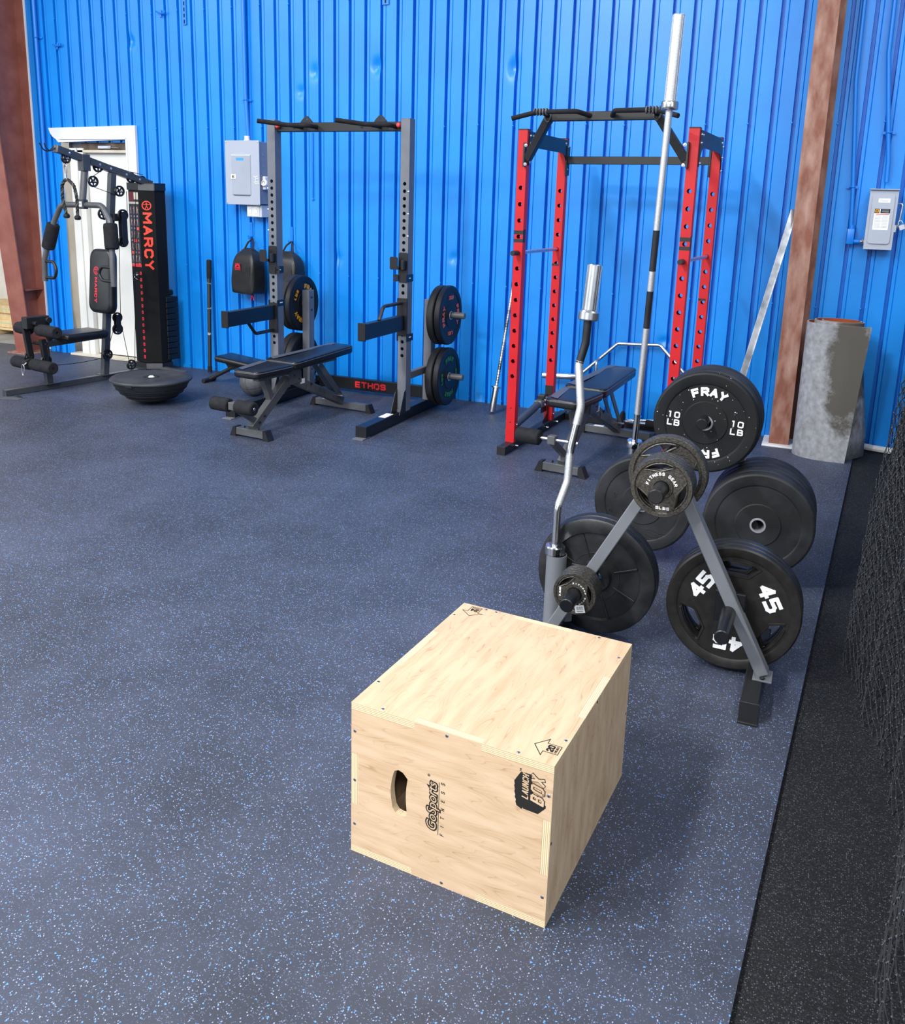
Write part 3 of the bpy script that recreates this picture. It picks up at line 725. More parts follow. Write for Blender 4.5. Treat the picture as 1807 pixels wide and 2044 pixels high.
def lens(ro, ri, ang, half, n=14):
    out = []
    for k in range(n + 1):
        a = ang - half + 2 * half * k / n; out.append((ro * math.cos(a), ro * math.sin(a)))
    for k in range(1, n):
        s = 1 - k / n; a = ang - half + 2 * half * s
        q = math.cos(PI * (s - 0.5)); r = ro - (ro - ri) * (q ** 0.8)
        out.append((r * math.cos(a), r * math.sin(a)))
    return out
def trap(ro, ri, ang, ho, hi, n=8):
    out = []
    for k in range(n + 1):
        a = ang - ho + 2 * ho * k / n; rr = ro * (0.985 if k in (0, n) else 1); out.append((rr * math.cos(a), rr * math.sin(a)))
    for k in range(n + 1):
        a = ang + hi - 2 * hi * k / n; out.append((ri / math.cos(a - ang) * math.cos(a), ri / math.cos(a - ang) * math.sin(a)))
    return out
def gripplate(name, R, t, m, angs, kind='lens', txt=None, size=0.5):
    g = G()
    rim = R * (0.80 if kind == 'lens' else 0.83)
    w = t * 0.55
    holes = []
    for a in angs:
        holes.append(lens(R * 0.80, R * 0.57, a, 0.62) if kind == 'lens' else trap(R * 0.765, R * 0.56, a, 0.40, 0.27))
    g.prism([circ(R * 0.86, 72), circ(0.0256, 28)] + holes, w, TR(0, 0, -t / 2 - w / 2))
    # outer rim, hub collar and lips round the hand holes
    g.lathe([(R * 0.835, -0.004), (R * 0.87, 0), (R * 0.975, 0), (R, -0.005), (R, -t + 0.005), (R * 0.975, -t), (R * 0.87, -t), (R * 0.835, -t + 0.004)], None, 80, ring=True)
    hr = 0.037 if R < 0.2 else 0.050
    g.lathe([(0.0254, 0.001), (hr - 0.002, 0.001), (hr, -0.002), (hr + 0.002, -t / 2), (hr, -t + 0.002), (0.0254, -t)], None, 40, ring=True)
    lip = min(0.0045, R * 0.03)
    for a in angs:
        hp = lens(R * 0.81, R * 0.545, a, 0.66) if kind == 'lens' else trap(R * 0.785, R * 0.54, a, 0.43, 0.29)
        g.tube([(x, y, -t / 2 + w / 2 + 0.0005) for x, y in hp], lip, 6, closed=True)
    o = obj(name, g, [m], smooth=40)
    if txt:
        T = TR(0, 0, -t / 2 + w / 2 + 0.0007)
        for fn in txt: g = G(); fn(g, T); obj('lettering', g, [WPAINT], o, smooth=0, label='white raised lettering')
    return o

PA = Euler((PI / 2, 0, 0)).to_matrix().to_4x4()
def face_cam(x, y, z, spin=0.0, tilt=0.0): return TR(x, y, z) @ RZ(tilt) @ RX(PI / 2) @ RZ(spin)
def face_right(x, y, z, spin=0.0, yaw=0.0): return TR(x, y, z) @ RZ(PI / 2 + yaw) @ RX(PI / 2) @ RZ(spin)

def placed(o, M, label, cat, group=None):
    o.matrix_world = M; tag(o, label, cat, group); return o
def stack(proto, mats, labels, cat, group):
    for i, (M, lb) in enumerate(zip(mats, labels)):
        o = proto if i == 0 else copy_tree(proto)
        placed(o, M, lb, cat, group)

# ------------------------------------------------------------------ A-frame plate trees
TX, TZT, TZS = -0.408, 0.695, 0.275
SXL, SXR = -0.668, -0.172
def plate_tree(label, y0):
    t = thing('weight_plate_tree', label, 'weight rack', (TX, y0, 0), 0)
    L = lambda x: x - TX
    def leg(sx):
        g = G()
        bot = (L(-0.045) if sx > 0 else L(-0.775), 0, 0.075); top = (L(-0.385) if sx > 0 else L(-0.431), 0, 0.72)
        g.beam(bot, top, 0.04, 0.05, up=(0, 1, 0), bev=0.003)
        g.bb((bot[0] - 0.03, -0.045, 0.066), (bot[0] + 0.03, 0.035, 0.072), bev=0.001)
        d = (Vector(top) - Vector(bot)).normalized()
        g.cyl((bot[0], -0.036, 0.072), (bot[0], -0.036, 0.080), 0.008, 6, mi=1)
        obj('leg', g, [GREYTREE, BLACK], t)
    leg(-1); leg(1)
    g = G(); g.prism([[(-0.05, 0.655), (0.05, 0.655), (0.062, 0.735), (-0.062, 0.735)]], 0.05, TR(0, 0.025, 0) @ FRONT); obj('apex_bracket', g, [GREYTREE], t)
    for x in (L(-0.07), L(-0.775)):
        g = G(); g.bb((x - 0.028, -0.19, 0.012), (x + 0.028, 0.36, 0.066), bev=0.003)
        g.bb((x - 0.030, -0.197, 0.006), (x + 0.030, -0.188, 0.068), bev=0.001); g.bb((x - 0.030, 0.358, 0.006), (x + 0.030, 0.366, 0.068), bev=0.001)
        g.bb((x - 0.030, -0.215, 0.0), (x + 0.030, -0.12, 0.008), bev=0.001)
        g.bb((x - 0.030, 0.28, 0.0), (x + 0.030, 0.38, 0.008), bev=0.001)
        obj('foot', g, [BLACK], t)
    for x, z in ((0, TZT), (L(SXL), TZS), (L(SXR), TZS)):
        g = G()
        g.cyl((x, -(0.33 if (y0 > 3.5 and x == 0) else 0.215 if y0 < 3.5 else 0.268), z), (x, 0.225, z), 0.0238, 24, ch=0.003)
        g.bb((x - 0.048, 0.012, z - 0.055), (x + 0.048, 0.029, z + 0.055), bev=0.002)
        for q in (-0.04, 0.04): g.cyl((x + q * (0.8 if x < 0 else -0.8) * (1 if x else 0), 0.006, z + q), (x + q * (0.8 if x < 0 else -0.8) * (1 if x else 0), 0.014, z + q), 0.006, 6)
        obj('plate_peg', g, [NAVYBLK], t)
    g = G()
    xh = L(-0.795)
    g.lathe([(0.034, 0.03), (0.034, 0.318), (0.0375, 0.318), (0.0375, 0.03)], TR(xh, 0.10, 0), 32, ring=True)
    g.cyl((xh, 0.10, 0.026), (xh, 0.10, 0.032), 0.0375, 24)
    g.beam((xh + 0.02, 0.10, 0.12), (L(-0.72), 0.03, 0.12), 0.03, 0.05)
    obj('bar_holder', g, [GREYTREE], t)
    return t
TA, TB = 2.840, 4.0
plate_tree('grey A-frame plate tree nearest the plywood box, holding small plates and 45s', TA)
plate_tree('grey A-frame plate tree further back, mostly hidden behind rubber bumper plates', TB)

# --- plates on the nearer tree
t5 = (lambda g, T: g.sarc('FITNESS GEAR', 0.0105, 0.046, PI / 2 + 0.05, 0.235, T, 0.0016, 0.2),
      lambda g, T: g.stext('5LBS', 0.0095, T @ TR(0.008, -0.067, 0), 0.0016, 0.22, None, 1.3))
A3 = [math.radians(v) for v in (100, -20, 220)]
T5 = 0.0215; yf = TA - 0.029
p5 = gripplate('weight_plate', 0.099, T5, IRON, A3, 'lens', t5)
stack(p5, [face_cam(TX - 0.036 * 0, yf - T5 * k - 0.0, TZT, [0, 0.5, 1.1, -0.4][3 - k]) for k in (3.98, 2.99, 1.995, 1)] if False else
      [face_cam(TX, yf - 0.0215 * (4 - k) - 0.0005 * (4 - k), TZT, [0, 0.03, 0.0, 0.08][k]) for k in range(4)],
      ['small dark iron plate with three hand holes reading 5LBS, frontmost on the top peg', 'small iron plate second in the stack on the top peg', 'small iron plate third in the stack on the top peg', 'small iron plate fourth in the top peg stack, against the grey apex'],
      'weight plate', 'five pound plates on the top peg')
T25 = 0.024; yb = TA + 0.028
p25 = gripplate('weight_plate', 0.131, T25, IRON, [math.radians(v) for v in (112, -8, 232)], 'lens')
stack(p25, [face_cam(TX - 0.008, yb + 0.01 + T25 * k * 1.03, TZT, [0, 0.12][k]) for k in range(2)],
      ['medium iron grip plate behind the grey apex, nearer of the pair', 'medium iron grip plate behind the grey apex, farther of the pair'], 'weight plate', 'medium plates behind the apex')
t25 = (lambda g, T: g.sarc('FITNESS GEAR', 0.0075, 0.0365, 0.35, 0.25, T, 0.0014, 0.2),
       lambda g, T: g.stext('2.5LBS', 0.0065, T @ TR(-0.051, 0.0, 0) @ RZ(PI / 2), 0.0014, 0.2))
TT = 0.0165
p2 = gripplate('weight_plate', 0.0755, TT, IRON, [math.radians(v) for v in (128, 8, 248)], 'lens', t25)
stack(p2, [face_cam(SXL, TA - 0.029 - (TT + 0.0005) * (5 - k), TZS, [0, 0.05, 0.0, 0.1, 0.02][k]) for k in range(5)],
      ['very small iron plate with white price sticker, frontmost on the left low peg', 'very small iron plate second in the left low stack', 'very small iron plate third in the left low stack', 'very small iron plate fourth in the left low stack', 'very small iron plate last in the left low stack, touching the leg'],
      'weight plate', 'smallest plates on the left low peg')
g = G(); Ms = face_cam(SXL, TA - 0.029 - (TT + 0.0005) * 5 - 0.0004, TZS) @ TR(0.022, -0.050, 0) @ RZ(0.25)
g.box((0, 0, 0), (0.034, 0.028, 0.0006), None, 0); 
for i in range(9): g.box((-0.011 + i * 0.0026, 0.003, 0.0004), (0.0009 + 0.0006 * (i % 3), 0.012, 0.0003), None, 0, mi=1)
g.box((0, -0.008, 0.0004), (0.022, 0.003, 0.0003), None, 0, mi=1)
st = obj('price_sticker', g, [PAPER, INKG], p2, smooth=0, label='white price sticker')
st.matrix_parent_inverse = Matrix.Identity(4); st.location = (0.022, -0.050, 0.001); st.rotation_euler = (0, 0, 0.25)
t45 = [(lambda g, T, a=a: g.stext('45', 0.056, T @ RZ(math.radians(a - 90)) @ TR(0, 0.128, 0), 0.002, 0.23, None, 1.0)) for a in (148, 28, 268)]
p45 = gripplate('weight_plate', 0.222, 0.033, IRON45, [math.radians(v) for v in (88, 208, -32)], 'trap', t45)
stack(p45, [face_cam(SXR + 0.006, TA + 0.075 + 0.0335 * k, TZS - 0.030, [0, 0.08, -0.05][k], 0.02) for k in range(3)],
      ['large black 45 grip plate with white numbers, nearest of three behind the right leg', 'large black grip plate in the middle of the right low trio', 'large black grip plate rearmost of the right low trio'],
      'weight plate', 'forty five plates on the right low peg')
# big ribbed plates, left low peg, behind
def bigplate(R, t, m):
    g = G()
    g.lathe([(0.026, 0), (0.055, 0), (0.062, -0.010), (R * 0.74, -0.014), (R * 0.76, -0.002), (R * 0.80, 0), (R * 0.95, 0), (R * 0.985, -0.004), (R, -0.012), (R, -t + 0.012), (R * 0.985, -t + 0.004), (R * 0.95, -t), (0.026, -t)], None, 80, ring=True)
    for k in range(8):
        a = 0.26 + k * PI / 4
        g.bb((0.075, -0.0035, -0.0145), (R * 0.735, 0.0035, -0.008), RZ(a), 0.001)
    g.torus(R * 0.40, 0.0035, TR(0, 0, -0.0125), 48, 6)
    return obj('weight_plate', g, [m], smooth=30)
pb = bigplate(0.222, 0.042, mat('worn black iron', '1c1d1f', 0.4, 0.1, '35363a', 9, 0.25, 60, lo=0.45, hi=0.75))
stack(pb, [face_cam(SXL + 0.012, TA + 0.125 + 0.044 * k, TZS - 0.030, [0.1, 0.7][k], -0.05) for k in range(2)],
      ['big worn black ribbed plate behind the left leg, nearer of two', 'big worn black plate behind the left leg, farther of two'], 'weight plate', 'big worn plates on the left low peg')

# --- plates on the farther tree
fr = bumper('weight_plate', 0.2185, 0.042, FRAYRUB, ('10', 'LB'), WPAINT)
stack(fr, [face_cam(TX + 0.004, TB - 0.245 + 0.044 * k, TZT - 0.012, [-0.05, 0.4, 1.2][k], 0.02) for k in range(3)][:1],
      ['white flecked rubber bumper plate with white lettering reading 10 LB'], 'weight plate', 'bumper plates on the rear top peg')
fr2 = bumper('weight_plate', 0.222, 0.050, RUBG)
stack(fr2, [face_cam(TX + 0.008, TB - 0.198 + 0.053 * k, TZT - 0.012, 0.5 * k, 0.02) for k in range(3)],
      ['dusty black bumper plate directly behind the white flecked 10 LB plate', 'dusty black bumper plate third on the rear top peg', 'dusty black bumper plate last on the rear top peg'], 'weight plate', 'bumper plates on the rear top peg')
br = bumper('weight_plate', 0.226, 0.056, RUBG)
stack(br, [face_cam(SXR + 0.024, TB - 0.275 + 0.060 * k, TZS + 0.002, 0.7 * k, 0.03) for k in range(5)],
      ['plain black bumper plate with bare steel hub ring, frontmost on the rear right peg', 'plain black bumper plate second on the rear right peg', 'plain black bumper plate third on the rear right peg', 'plain black bumper plate fourth on the rear right peg', 'plain black bumper plate rearmost on the rear right peg'], 'weight plate', 'bumper plates on the rear right peg')
rl = bumper('weight_plate', 0.219, 0.045, RUBG)
g = G(); T = TR(0, 0, -0.003)
g.arctext('INC.', 0.022, 0.125, math.radians(170), 0.13, T, 0.002, 0.01)
g.torus(0.006, 0.0012, T @ TR(-0.140, -0.05, 0.0005), 16, 6)
for i in range(4): g.tube([(0.02 + 0.02 * k, -0.115 - 0.011 * i + 0.006 * math.sin(k * 1.3 + i), 0.0) for k in range(7)], 0.0014, 5, M=T)
obj('embossing', g, [RUBG], rl, smooth=0, label='faint raised moulding on the face')
stack(rl, [face_cam(SXL + 0.025, TB - 0.235 + 0.047 * k, TZS, [0, 0.8][k], -0.03) for k in range(2)],
      ['dusty black plate with faint raised moulding on the rear left peg', 'dusty black plate second on the rear left peg'], 'weight plate', 'plates on the rear left peg')

# ------------------------------------------------------------------ bars standing in the holders
def bar_between(name, label, segs, parent_M=None):
    pass
bar = thing('olympic_barbell', 'tall chrome barbell with dark grip bands standing in the rear tree holder', 'barbell', (-0.760, 4.085, 0.20))
P0 = Vector((-0.763, 4.085, 0.20)); P1 = Vector((-0.681, 3.93, 2.345)); dB = (P1 - P0).normalized(); LB = (P1 - P0).length
MB = frame(P0, P1); MBl = Matrix.Translation(-Vector((-0.760, 4.085, 0.20))) @ MB
zc1 = 0.288; zc2 = LB - 0.375
g = G(); g.cyl((0, 0, 0), (0, 0, zc1 - 0.03), 0.025, 24, MBl, ch=0.003); obj('sleeve', g, [STEEL], bar)
g = G(); g.cyl((0, 0, zc2 + 0.035), (0, 0, LB), 0.025, 24, MBl, ch=0.003)
for k in range(12): g.beam((0.0246 * math.cos(k * PI / 6), 0.0246 * math.sin(k * PI / 6), zc2 + 0.04), (0.0246 * math.cos(k * PI / 6), 0.0246 * math.sin(k * PI / 6), LB - 0.006), 0.003, 0.002, up=(math.cos(k * PI / 6), math.sin(k * PI / 6), 0), bev=0, M=MBl)
obj('sleeve', g, [KNURL], bar)
for z in (zc1 - 0.035, zc2):
    g = G(); g.lathe([(0.0, 0), (0.030, 0), (0.036, 0.004), (0.037, 0.009), (0.037, 0.030), (0.034, 0.036), (0.0, 0.036)], MBl @ TR(0, 0, z), 32); obj('collar', g, [CHROME], bar)
zr = lambda z: (z - P0.z) / dB.z
bands = [(zc1, zr(0.62), CHROME, 0), (zr(0.62), zr(1.03), KNURL, 0), (zr(1.03), zr(1.20), DARKSTEEL, 1), (zr(1.20), zr(1.29), KNURL, 0), (zr(1.29), zr(1.47), DARKSTEEL, 1), (zr(1.47), zc2, KNURL, 0)]
g = G()
for i, (z0, z1, m, k) in enumerate(bands):
    g.cyl((0, 0, z0), (0, 0, z1), 0.0148, 20, MBl, mi={'chrome': 0, 'knurled chrome': 1, 'blackened bar steel': 2}[m.name], ch=0.0005)
obj('shaft', g, [CHROME, KNURL, DARKSTEEL], bar)

ez = thing('curl_bar', 'wavy chrome curl bar standing in the front tree holder behind the plywood box', 'barbell', (-0.797, 2.94, 0.31))
def E(px): return Vector(px) - Vector((-0.797, 2.94, 0.31))
ezp = [(-0.797, 2.94, 0.345), (-0.806, 2.955, 0.52), (-0.787, 2.985, 0.60), (-0.768, 2.995, 0.72), (-0.778, 3.01, 0.82), (-0.745, 3.02, 0.905), (-0.757, 3.03, 1.03), (-0.738, 3.04, 1.09), (-0.727, 3.05, 1.18)]
ezp = [(-0.803, 2.94, 0.335), (-0.806, 2.95, 0.49), (-0.781, 2.975, 0.59), (-0.781, 2.99, 0.71), (-0.758, 3.01, 0.86), (-0.780, 3.03, 1.01), (-0.762, 3.04, 1.09), (-0.760, 3.045, 1.18)]
fp_ = fillet([E(p) for p in ezp], 0.09, 6)
# split by height so that bright knurled grips and dark grip keep their own material
g = G()
def sub(z0, z1): return [p for p in fp_ if z0 - 0.31 - 0.001 <= p.z <= z1 - 0.31 + 0.001]
def dense(pts, n=60):
    out = []
    L = [0]
    for a, b in zip(pts, pts[1:]): L.append(L[-1] + (b - a).length)
    for k in range(n + 1):
        s = L[-1] * k / n
        for i in range(len(pts) - 1):
            if L[i] <= s <= L[i + 1] + 1e-9:
                t = (s - L[i]) / max(1e-9, L[i + 1] - L[i]); out.append(pts[i].lerp(pts[i + 1], t)); break
    return out
fp_ = dense(fp_, 120)
for z0, z1, mi in ((0.33, 0.50, 0), (0.50, 0.69, 1), (0.69, 0.80, 0), (0.80, 1.02, 1), (1.02, 1.20, 2)):
    pts = sub(z0 - 0.005, z1 + 0.005)
    if len(pts) > 1: g.tube(pts, 0.0146, 16, mi=mi)
obj('shaft', g, [CHROME, KNURL, DARKSTEEL], ez)
g = G(); g.lathe([(0, 0), (0.033, 0), (0.037, 0.004), (0.037, 0.030), (0.034, 0.034), (0, 0.034)], TR(*E((-0.803, 2.94, 0.318))), 32)
obj('collar', g, [CHROME], ez)
T0 = E((-0.760, 3.045, 1.17)); T1 = E((-0.751, 3.06, 1.365)); MT = frame(T0, T1)
g = G(); g.lathe([(0, 0), (0.032, 0), (0.036, 0.004), (0.036, 0.028), (0.030, 0.034), (0, 0.034)], MT, 32); obj('collar', g, [STEEL], ez)
g = G(); LL = (T1 - T0).length; g.cyl((0, 0, 0.034), (0, 0, LL), 0.0248, 24, MT, ch=0.003)
for k in range(18): g.beam((0.0244 * math.cos(k * PI / 9), 0.0244 * math.sin(k * PI / 9), 0.036), (0.0244 * math.cos(k * PI / 9), 0.0244 * math.sin(k * PI / 9), LL - 0.003), 0.0028, 0.002, up=(math.cos(k * PI / 9), math.sin(k * PI / 9), 0), bev=0, M=MT)
obj('sleeve', g, [STEEL], ez)
g = G(); g.cyl(E((-0.797, 2.94, 0.20)), E((-0.803, 2.94, 0.32)), 0.024, 20); obj('sleeve', g, [STEEL], ez)

def bar2(name, label, p, q, parts, cat='barbell'):
    p = Vector(p); q = Vector(q)
    t = thing(name, label, cat, tuple(p)); M = frame(Vector((0, 0, 0)), q - p)
    for nm, prof, m, lb in parts:
        g = G(); g.lathe(prof, M, 20); obj(nm, g, [m], t, label=lb)
    return t
b2 = bar2('barbell', 'thin worn chrome bar leaning on the wall left of the red rack', (-2.247, 6.175, 0.01), (-2.22, 6.478, 0.98), [
    ('sleeve', [(0, 0), (0.023, 0), (0.0245, 0.003), (0.0245, 0.19), (0.0, 0.19)], STEEL, None),
    ('collar', [(0, 0.19), (0.038, 0.19), (0.038, 0.200), (0, 0.202)], STEEL, None),
    ('shaft', [(0, 0.2)] + [(0.0125 + 0.0012 * math.sin(z * 300), z) for z in [0.2 + 0.0052 * k for k in range(150)]] + [(0, 0.99)], mat('worn knurled bar', 'cfd2d6', 0.35, 0.9, '6b6a68', 14, stretch=(1, 1, 1)), None),
    ('end_cap', [(0, 0.99), (0.016, 0.99), (0.016, 1.012), (0, 1.014)], BLACK, 'black rubber end')])
b3 = bar2('exercise_bar', 'slim black weighted bar leaning on blue wall beside the multi gym', (-5.045, 6.36, 0.012), (-5.11, 6.478, 1.0), [
    ('shaft', [(0, 0.05), (0.017, 0.05), (0.017, 0.86), (0, 0.86)], mat('scuffed black bar', '17181b', 0.45, 0, 'd8dadd', 5, lo=0.6, hi=0.66, stretch=(1, 1, 2)), 'black shaft with white scuffs'),
    ('grip', [(0, 0.84), (0.019, 0.84), (0.021, 0.86), (0.021, 1.0), (0.017, 1.008), (0, 1.01)], FOAM, None),
    ('end_cap', [(0, 0), (0.019, 0), (0.020, 0.004), (0.020, 0.055), (0, 0.055)], FOAM, None)], 'exercise bar')
# galvanised strip leaning against the steel column
Pa = Vector((-0.535, 6.02, 0.004)); Pb = Vector((-0.245, 6.255, 1.585))
g = G(); g.beam(Pa, Pb, 0.040, 0.004, up=(0.35, -1, 0), bev=0.001); g.beam(Pa + Vector((0.019, 0.008, 0)), Pb + Vector((0.019, 0.008, 0)), 0.004, 0.03, up=(0.35, -1, 0), bev=0.001)
tag(obj('metal_strip', g, [GALV]), 'long galvanised metal strip leaning against the brown steel column', 'metal strip')

# ------------------------------------------------------------------ helpers for drilled uprights
def upright(g, x, y, w, d, z0, z1, holes, hr, mi=0, t=0.003, lip=None):
    """square tube standing at x,y (centre) with round holes through front and back walls"""
    hz = [circ(hr, 14, 0, z - z0) for z in holes]
    outer = [(-w / 2, 0), (w / 2, 0), (w / 2, z1 - z0), (-w / 2, z1 - z0)]
    g.prism([outer] + hz, t, TR(x, y - d / 2 + t, z0) @ FRONT, mi)
    g.prism([outer] + hz, t, TR(x, y + d / 2, z0) @ FRONT, mi)
    for s in (-1, 1):
        g.bb((x + s * (w / 2 - t / 2) - t / 2, y - d / 2 + t, z0), (x + s * (w / 2 - t / 2) + t / 2, y + d / 2 - t, z1), bev=0, mi=mi)
    g.bb((x - w / 2, y - d / 2, z1), (x + w / 2, y + d / 2, z1 + 0.003), bev=0.001, mi=mi if lip is None else lip)
    for z in holes: g.lathe([(hr * 0.99, 0.0), (hr * 1.0, 0.0006), (hr * 1.10, 0.0006), (hr * 1.14, 0.0)], TR(x, y - d / 2, z) @ FRONT, 14, mi)

def bolt(g, M, r=0.009, mi=0):
    g.lathe([(0, 0.008), (r * 0.6, 0.0075), (r * 0.75, 0.005), (r * 0.8, 0.002), (r * 1.25, 0.0018), (r * 1.25, 0)], M, 10, mi)

# ------------------------------------------------------------------ grey half rack
ER = thing('half_rack', 'grey half rack with black pull-up crossbar, black safety arms and red lettered rear brace', 'squat rack', (-3.295, 5.6, 0))
def e_(p): return (p[0] + 3.295, p[1] - 5.6, p[2])
ET = TR(3.295, -5.6, 0)
EXL, EXR = -3.800, -2.722
holes = [0.496 + 0.0495 * k for k in range(25)]
for x, z0 in ((EXL, 0.09), (EXR, 0.09)):
    g = G(); hs = [z for z in holes if 0.49 < z < 1.70]
    upright(g, x, 5.60, 0.067, 0.08, z0, 2.108, hs, 0.0125)
    for z in (0.645, 1.335, 1.485, 1.635): g.box((x + (0.030 if x > -3 else -0.034), 5.559, z), (0.012, 0.001, 0.006), None, 0, mi=1)
    for v in (-1, 1):
        g.prism([[(0, 0), (0.10, 0), (0.03, 0.15), (0, 0.17)]], 0.004, TR(x + v * 0.0345 + 0.002, 5.560, 0.082) @ RZ(-PI / 2) @ RX(PI / 2), 2)
    g.prism([[(-0.036, 0), (0.036, 0), (0.036, 0.02), (-0.036, 0.02)]], 0.004, TR(x, 5.558, 0.082) @ FRONT, 0)
    o = obj('upright', g, [GREYUP, PAPER, NAVYBLK], ER, smooth=25); o.data.transform(ET)
for s, x in ((0, -3.868), (1, -2.768)):
    y0 = 5.05 if s else 5.095
    g = G(); g.bb((x - 0.038, y0, 0.006), (x + 0.038, 6.30, 0.082), bev=0.003)
    g.bb((x - 0.041, y0 - 0.006, 0.006), (x + 0.041, y0, 0.084), bev=0.001)
    g.bb((x - 0.040, y0 - 0.055, 0), (x + 0.040, y0 + 0.05, 0.006), bev=0.001, mi=1)
    if s: g.box((x, y0 + 0.36, 0.0826), (0.055, 0.13, 0.0006), None, 0, mi=2)
    else: g.box((x, y0 + 0.05, 0.0826), (0.02, 0.03, 0.0006), None, 0, mi=2)
    o = obj('foot', g, [NAVYBLK, GREYUP, PAPER], ER); o.data.transform(ET)
    xb = (-3.812, -2.735)[s]
    g = G(); g.bb((xb - 0.032, 6.02, 0.082), (xb + 0.032, 6.10, 0.856), bev=0.003)
    for z in (0.80, 0.70, 0.33, 0.22): bolt(g, TR(xb + 0.032, 6.06, z) @ RY(PI / 2), 0.008, 1)
    g.beam((xb, 5.64, 0.33), (xb, 6.03, 0.33), 0.045, 0.05, mi=0)
    o = obj('storage_post', g, [GREYUP, BLACK], ER); o.data.transform(ET)
    sg = 1 if s else -1
    for z in (0.748, 0.280):
        g = G(); g.cyl((xb, 6.06, z), (xb + sg * 0.285, 6.06, z), 0.0235, 20, ch=0.002)
        o = obj('storage_peg', g, [BENCHG], ER); o.data.transform(ET)
    # hooks (j-cups)
    xc = (EXL, EXR)[s]
    g = G()
    g.prism([rrect(0.072, 0.205, 0.014, 4, 0, 0)], 0.006, TR(xc + 0.002, 5.556, 1.118) @ FRONT)
    g.bb((xc - 0.036, 5.50, 1.105), (xc - 0.006, 5.556, 1.125), bev=0.002)
    g.prism([rrect(0.058, 0.088, 0.012, 4)], 0.007, TR(xc - 0.046, 5.505, 1.148) @ FRONT)
    g.bb((xc - 0.004, 5.515, 1.10), (xc + 0.028, 5.556, 1.17), bev=0.006)
    g.prism([rrect(0.036, 0.05, 0.006, 3), rrect(0.012, 0.014, 0.003, 2, -0.004, 0)], 0.004, TR(xc - sg * 0.048 if s else xc + 0.055, 5.54, 1.045) @ FRONT)
    g.bb((xc + 0.034, 5.53, 1.02), (xc + 0.040, 5.64, 1.07), bev=0.001)
    g.box((xc + 0.0405, 5.585, 1.045), (0.001, 0.03, 0.007), None, 0, mi=1)
    o = obj('bar_hook', g, [NAVYBLK, PAPER], ER, label='black hook plate for the bar'); o.data.transform(ET)
    # safety arm with handle
    g = G()
    xa = xc - 0.006
    g.bb((xa - 0.025, 4.985, 0.680), (xa + 0.025, 5.555, 0.785), bev=0.003)
    g.bb((xa - 0.029, 4.972, 0.674), (xa + 0.029, 4.986, 0.792), bev=0.003)
    g.bb((xc - 0.040, 5.548, 0.64 if s else 0.575), (xc + 0.040, 5.558, 0.905 if s else 0.80), bev=0.002)
    zt = 0.785 if s else 0.575
    g.bb((xc + 0.034, 5.55, 0.60 if s else 0.775), (xc + 0.041, 5.65, 0.65 if s else 0.82), bev=0.001)
    g.bb((xc - 0.041, 5.55, 0.60 if s else 0.775), (xc - 0.034, 5.65, 0.65 if s else 0.82), bev=0.001)
    g.box((xc + 0.0415, 5.60, 0.628 if s else 0.80), (0.001, 0.035, 0.008), None, 0, mi=1)
    if s: hp = [(xa, 5.555, 0.872), (xa, 5.275, 0.872), (xa, 5.215, 0.785)]
    else: hp = [(xa, 5.555, 0.592), (xa, 5.33, 0.592), (xa, 5.245, 0.68)]
    g2 = G(); g2.tube(fillet(hp, 0.05, 5), 0.0125, 10)
    o = obj('safety_arm', g, [NAVYBLK, PAPER], ER); o.data.transform(ET)
    h = obj('handle', g2, [DARKSTEEL], o); h.data.transform(ET)
g = G(); g.bb((EXL + 0.034, 5.585, 2.030), (EXR - 0.034, 5.625, 2.092), bev=0.003)
for xx in (-3.62, -3.07, -2.87): g.cyl((xx, 5.583, 2.06), (xx, 5.586, 2.06), 0.011, 14, mi=1)
o = obj('crossbar', g, [BLACK, BRASSH], ER); o.data.transform(ET)
for x0, x1, x2 in ((-3.775, -3.60, -3.30), (-3.15, -2.92, -2.80)):
    g = G()
    g.tube(fillet([(x0, 5.36, 2.085), (x0 + 0.17, 5.46, 2.066), (x0 + 0.34, 5.48, 2.062), (x0 + 0.34, 5.585, 2.062)], 0.03, 4), 0.0155, 12)
    g.tube(fillet([(x0 + 0.22, 5.585, 2.062), (x0 + 0.22, 5.47, 2.062)], 0.02, 3), 0.0155, 12)
    o = obj('pull_up_grip', g, [FOAM], ER); o.data.transform(ET)
for xx in (-3.52, -2.93):
    g = G(); g.prism([[(-0.045, 0), (0.045, 0), (0.045, 0.012), (0.012, 0.045), (-0.012, 0.045), (-0.045, 0.012)], circ(0.006, 10, 0, 0.026)], 0.006, TR(xx, 5.60, 2.090) @ FRONT)
    g.bb((xx - 0.045, 5.585, 2.09), (xx + 0.045, 5.63, 2.096), bev=0.001)
    o = obj('strap_bracket', g, [NAVYBLK], ER); o.data.transform(ET)
for xx in (EXL + 0.055, EXR - 0.055):
    g = G(); g.lathe([(0, 0.035), (0.012, 0.033), (0.0175, 0.022), (0.015, 0.008), (0.008, 0.004), (0.008, 0)], TR(xx, 5.585, 2.067) @ FRONT, 16)
    o = obj('pull_knob', g, [REDKNOB], ER, label='red locking knob'); o.data.transform(ET)
g = G(); g.bb((-3.80, 6.285, 0.030), (-2.82, 6.335, 0.125), bev=0.003); g.beam((-2.83, 6.31, 0.078), (-2.768, 6.25, 0.078), 0.05, 0.095)
g.beam((-3.79, 6.31, 0.078), (-3.868, 6.25, 0.078), 0.05, 0.095)
o = obj('rear_brace', g, [NAVYBLK], ER); o.data.transform(ET)
g2 = G(); g2.stext('ETHOS', 0.052, TR(-3.362, 6.284, 0.078) @ FRONT, 0.001, 0.24, 0, 1.25, 0.3)
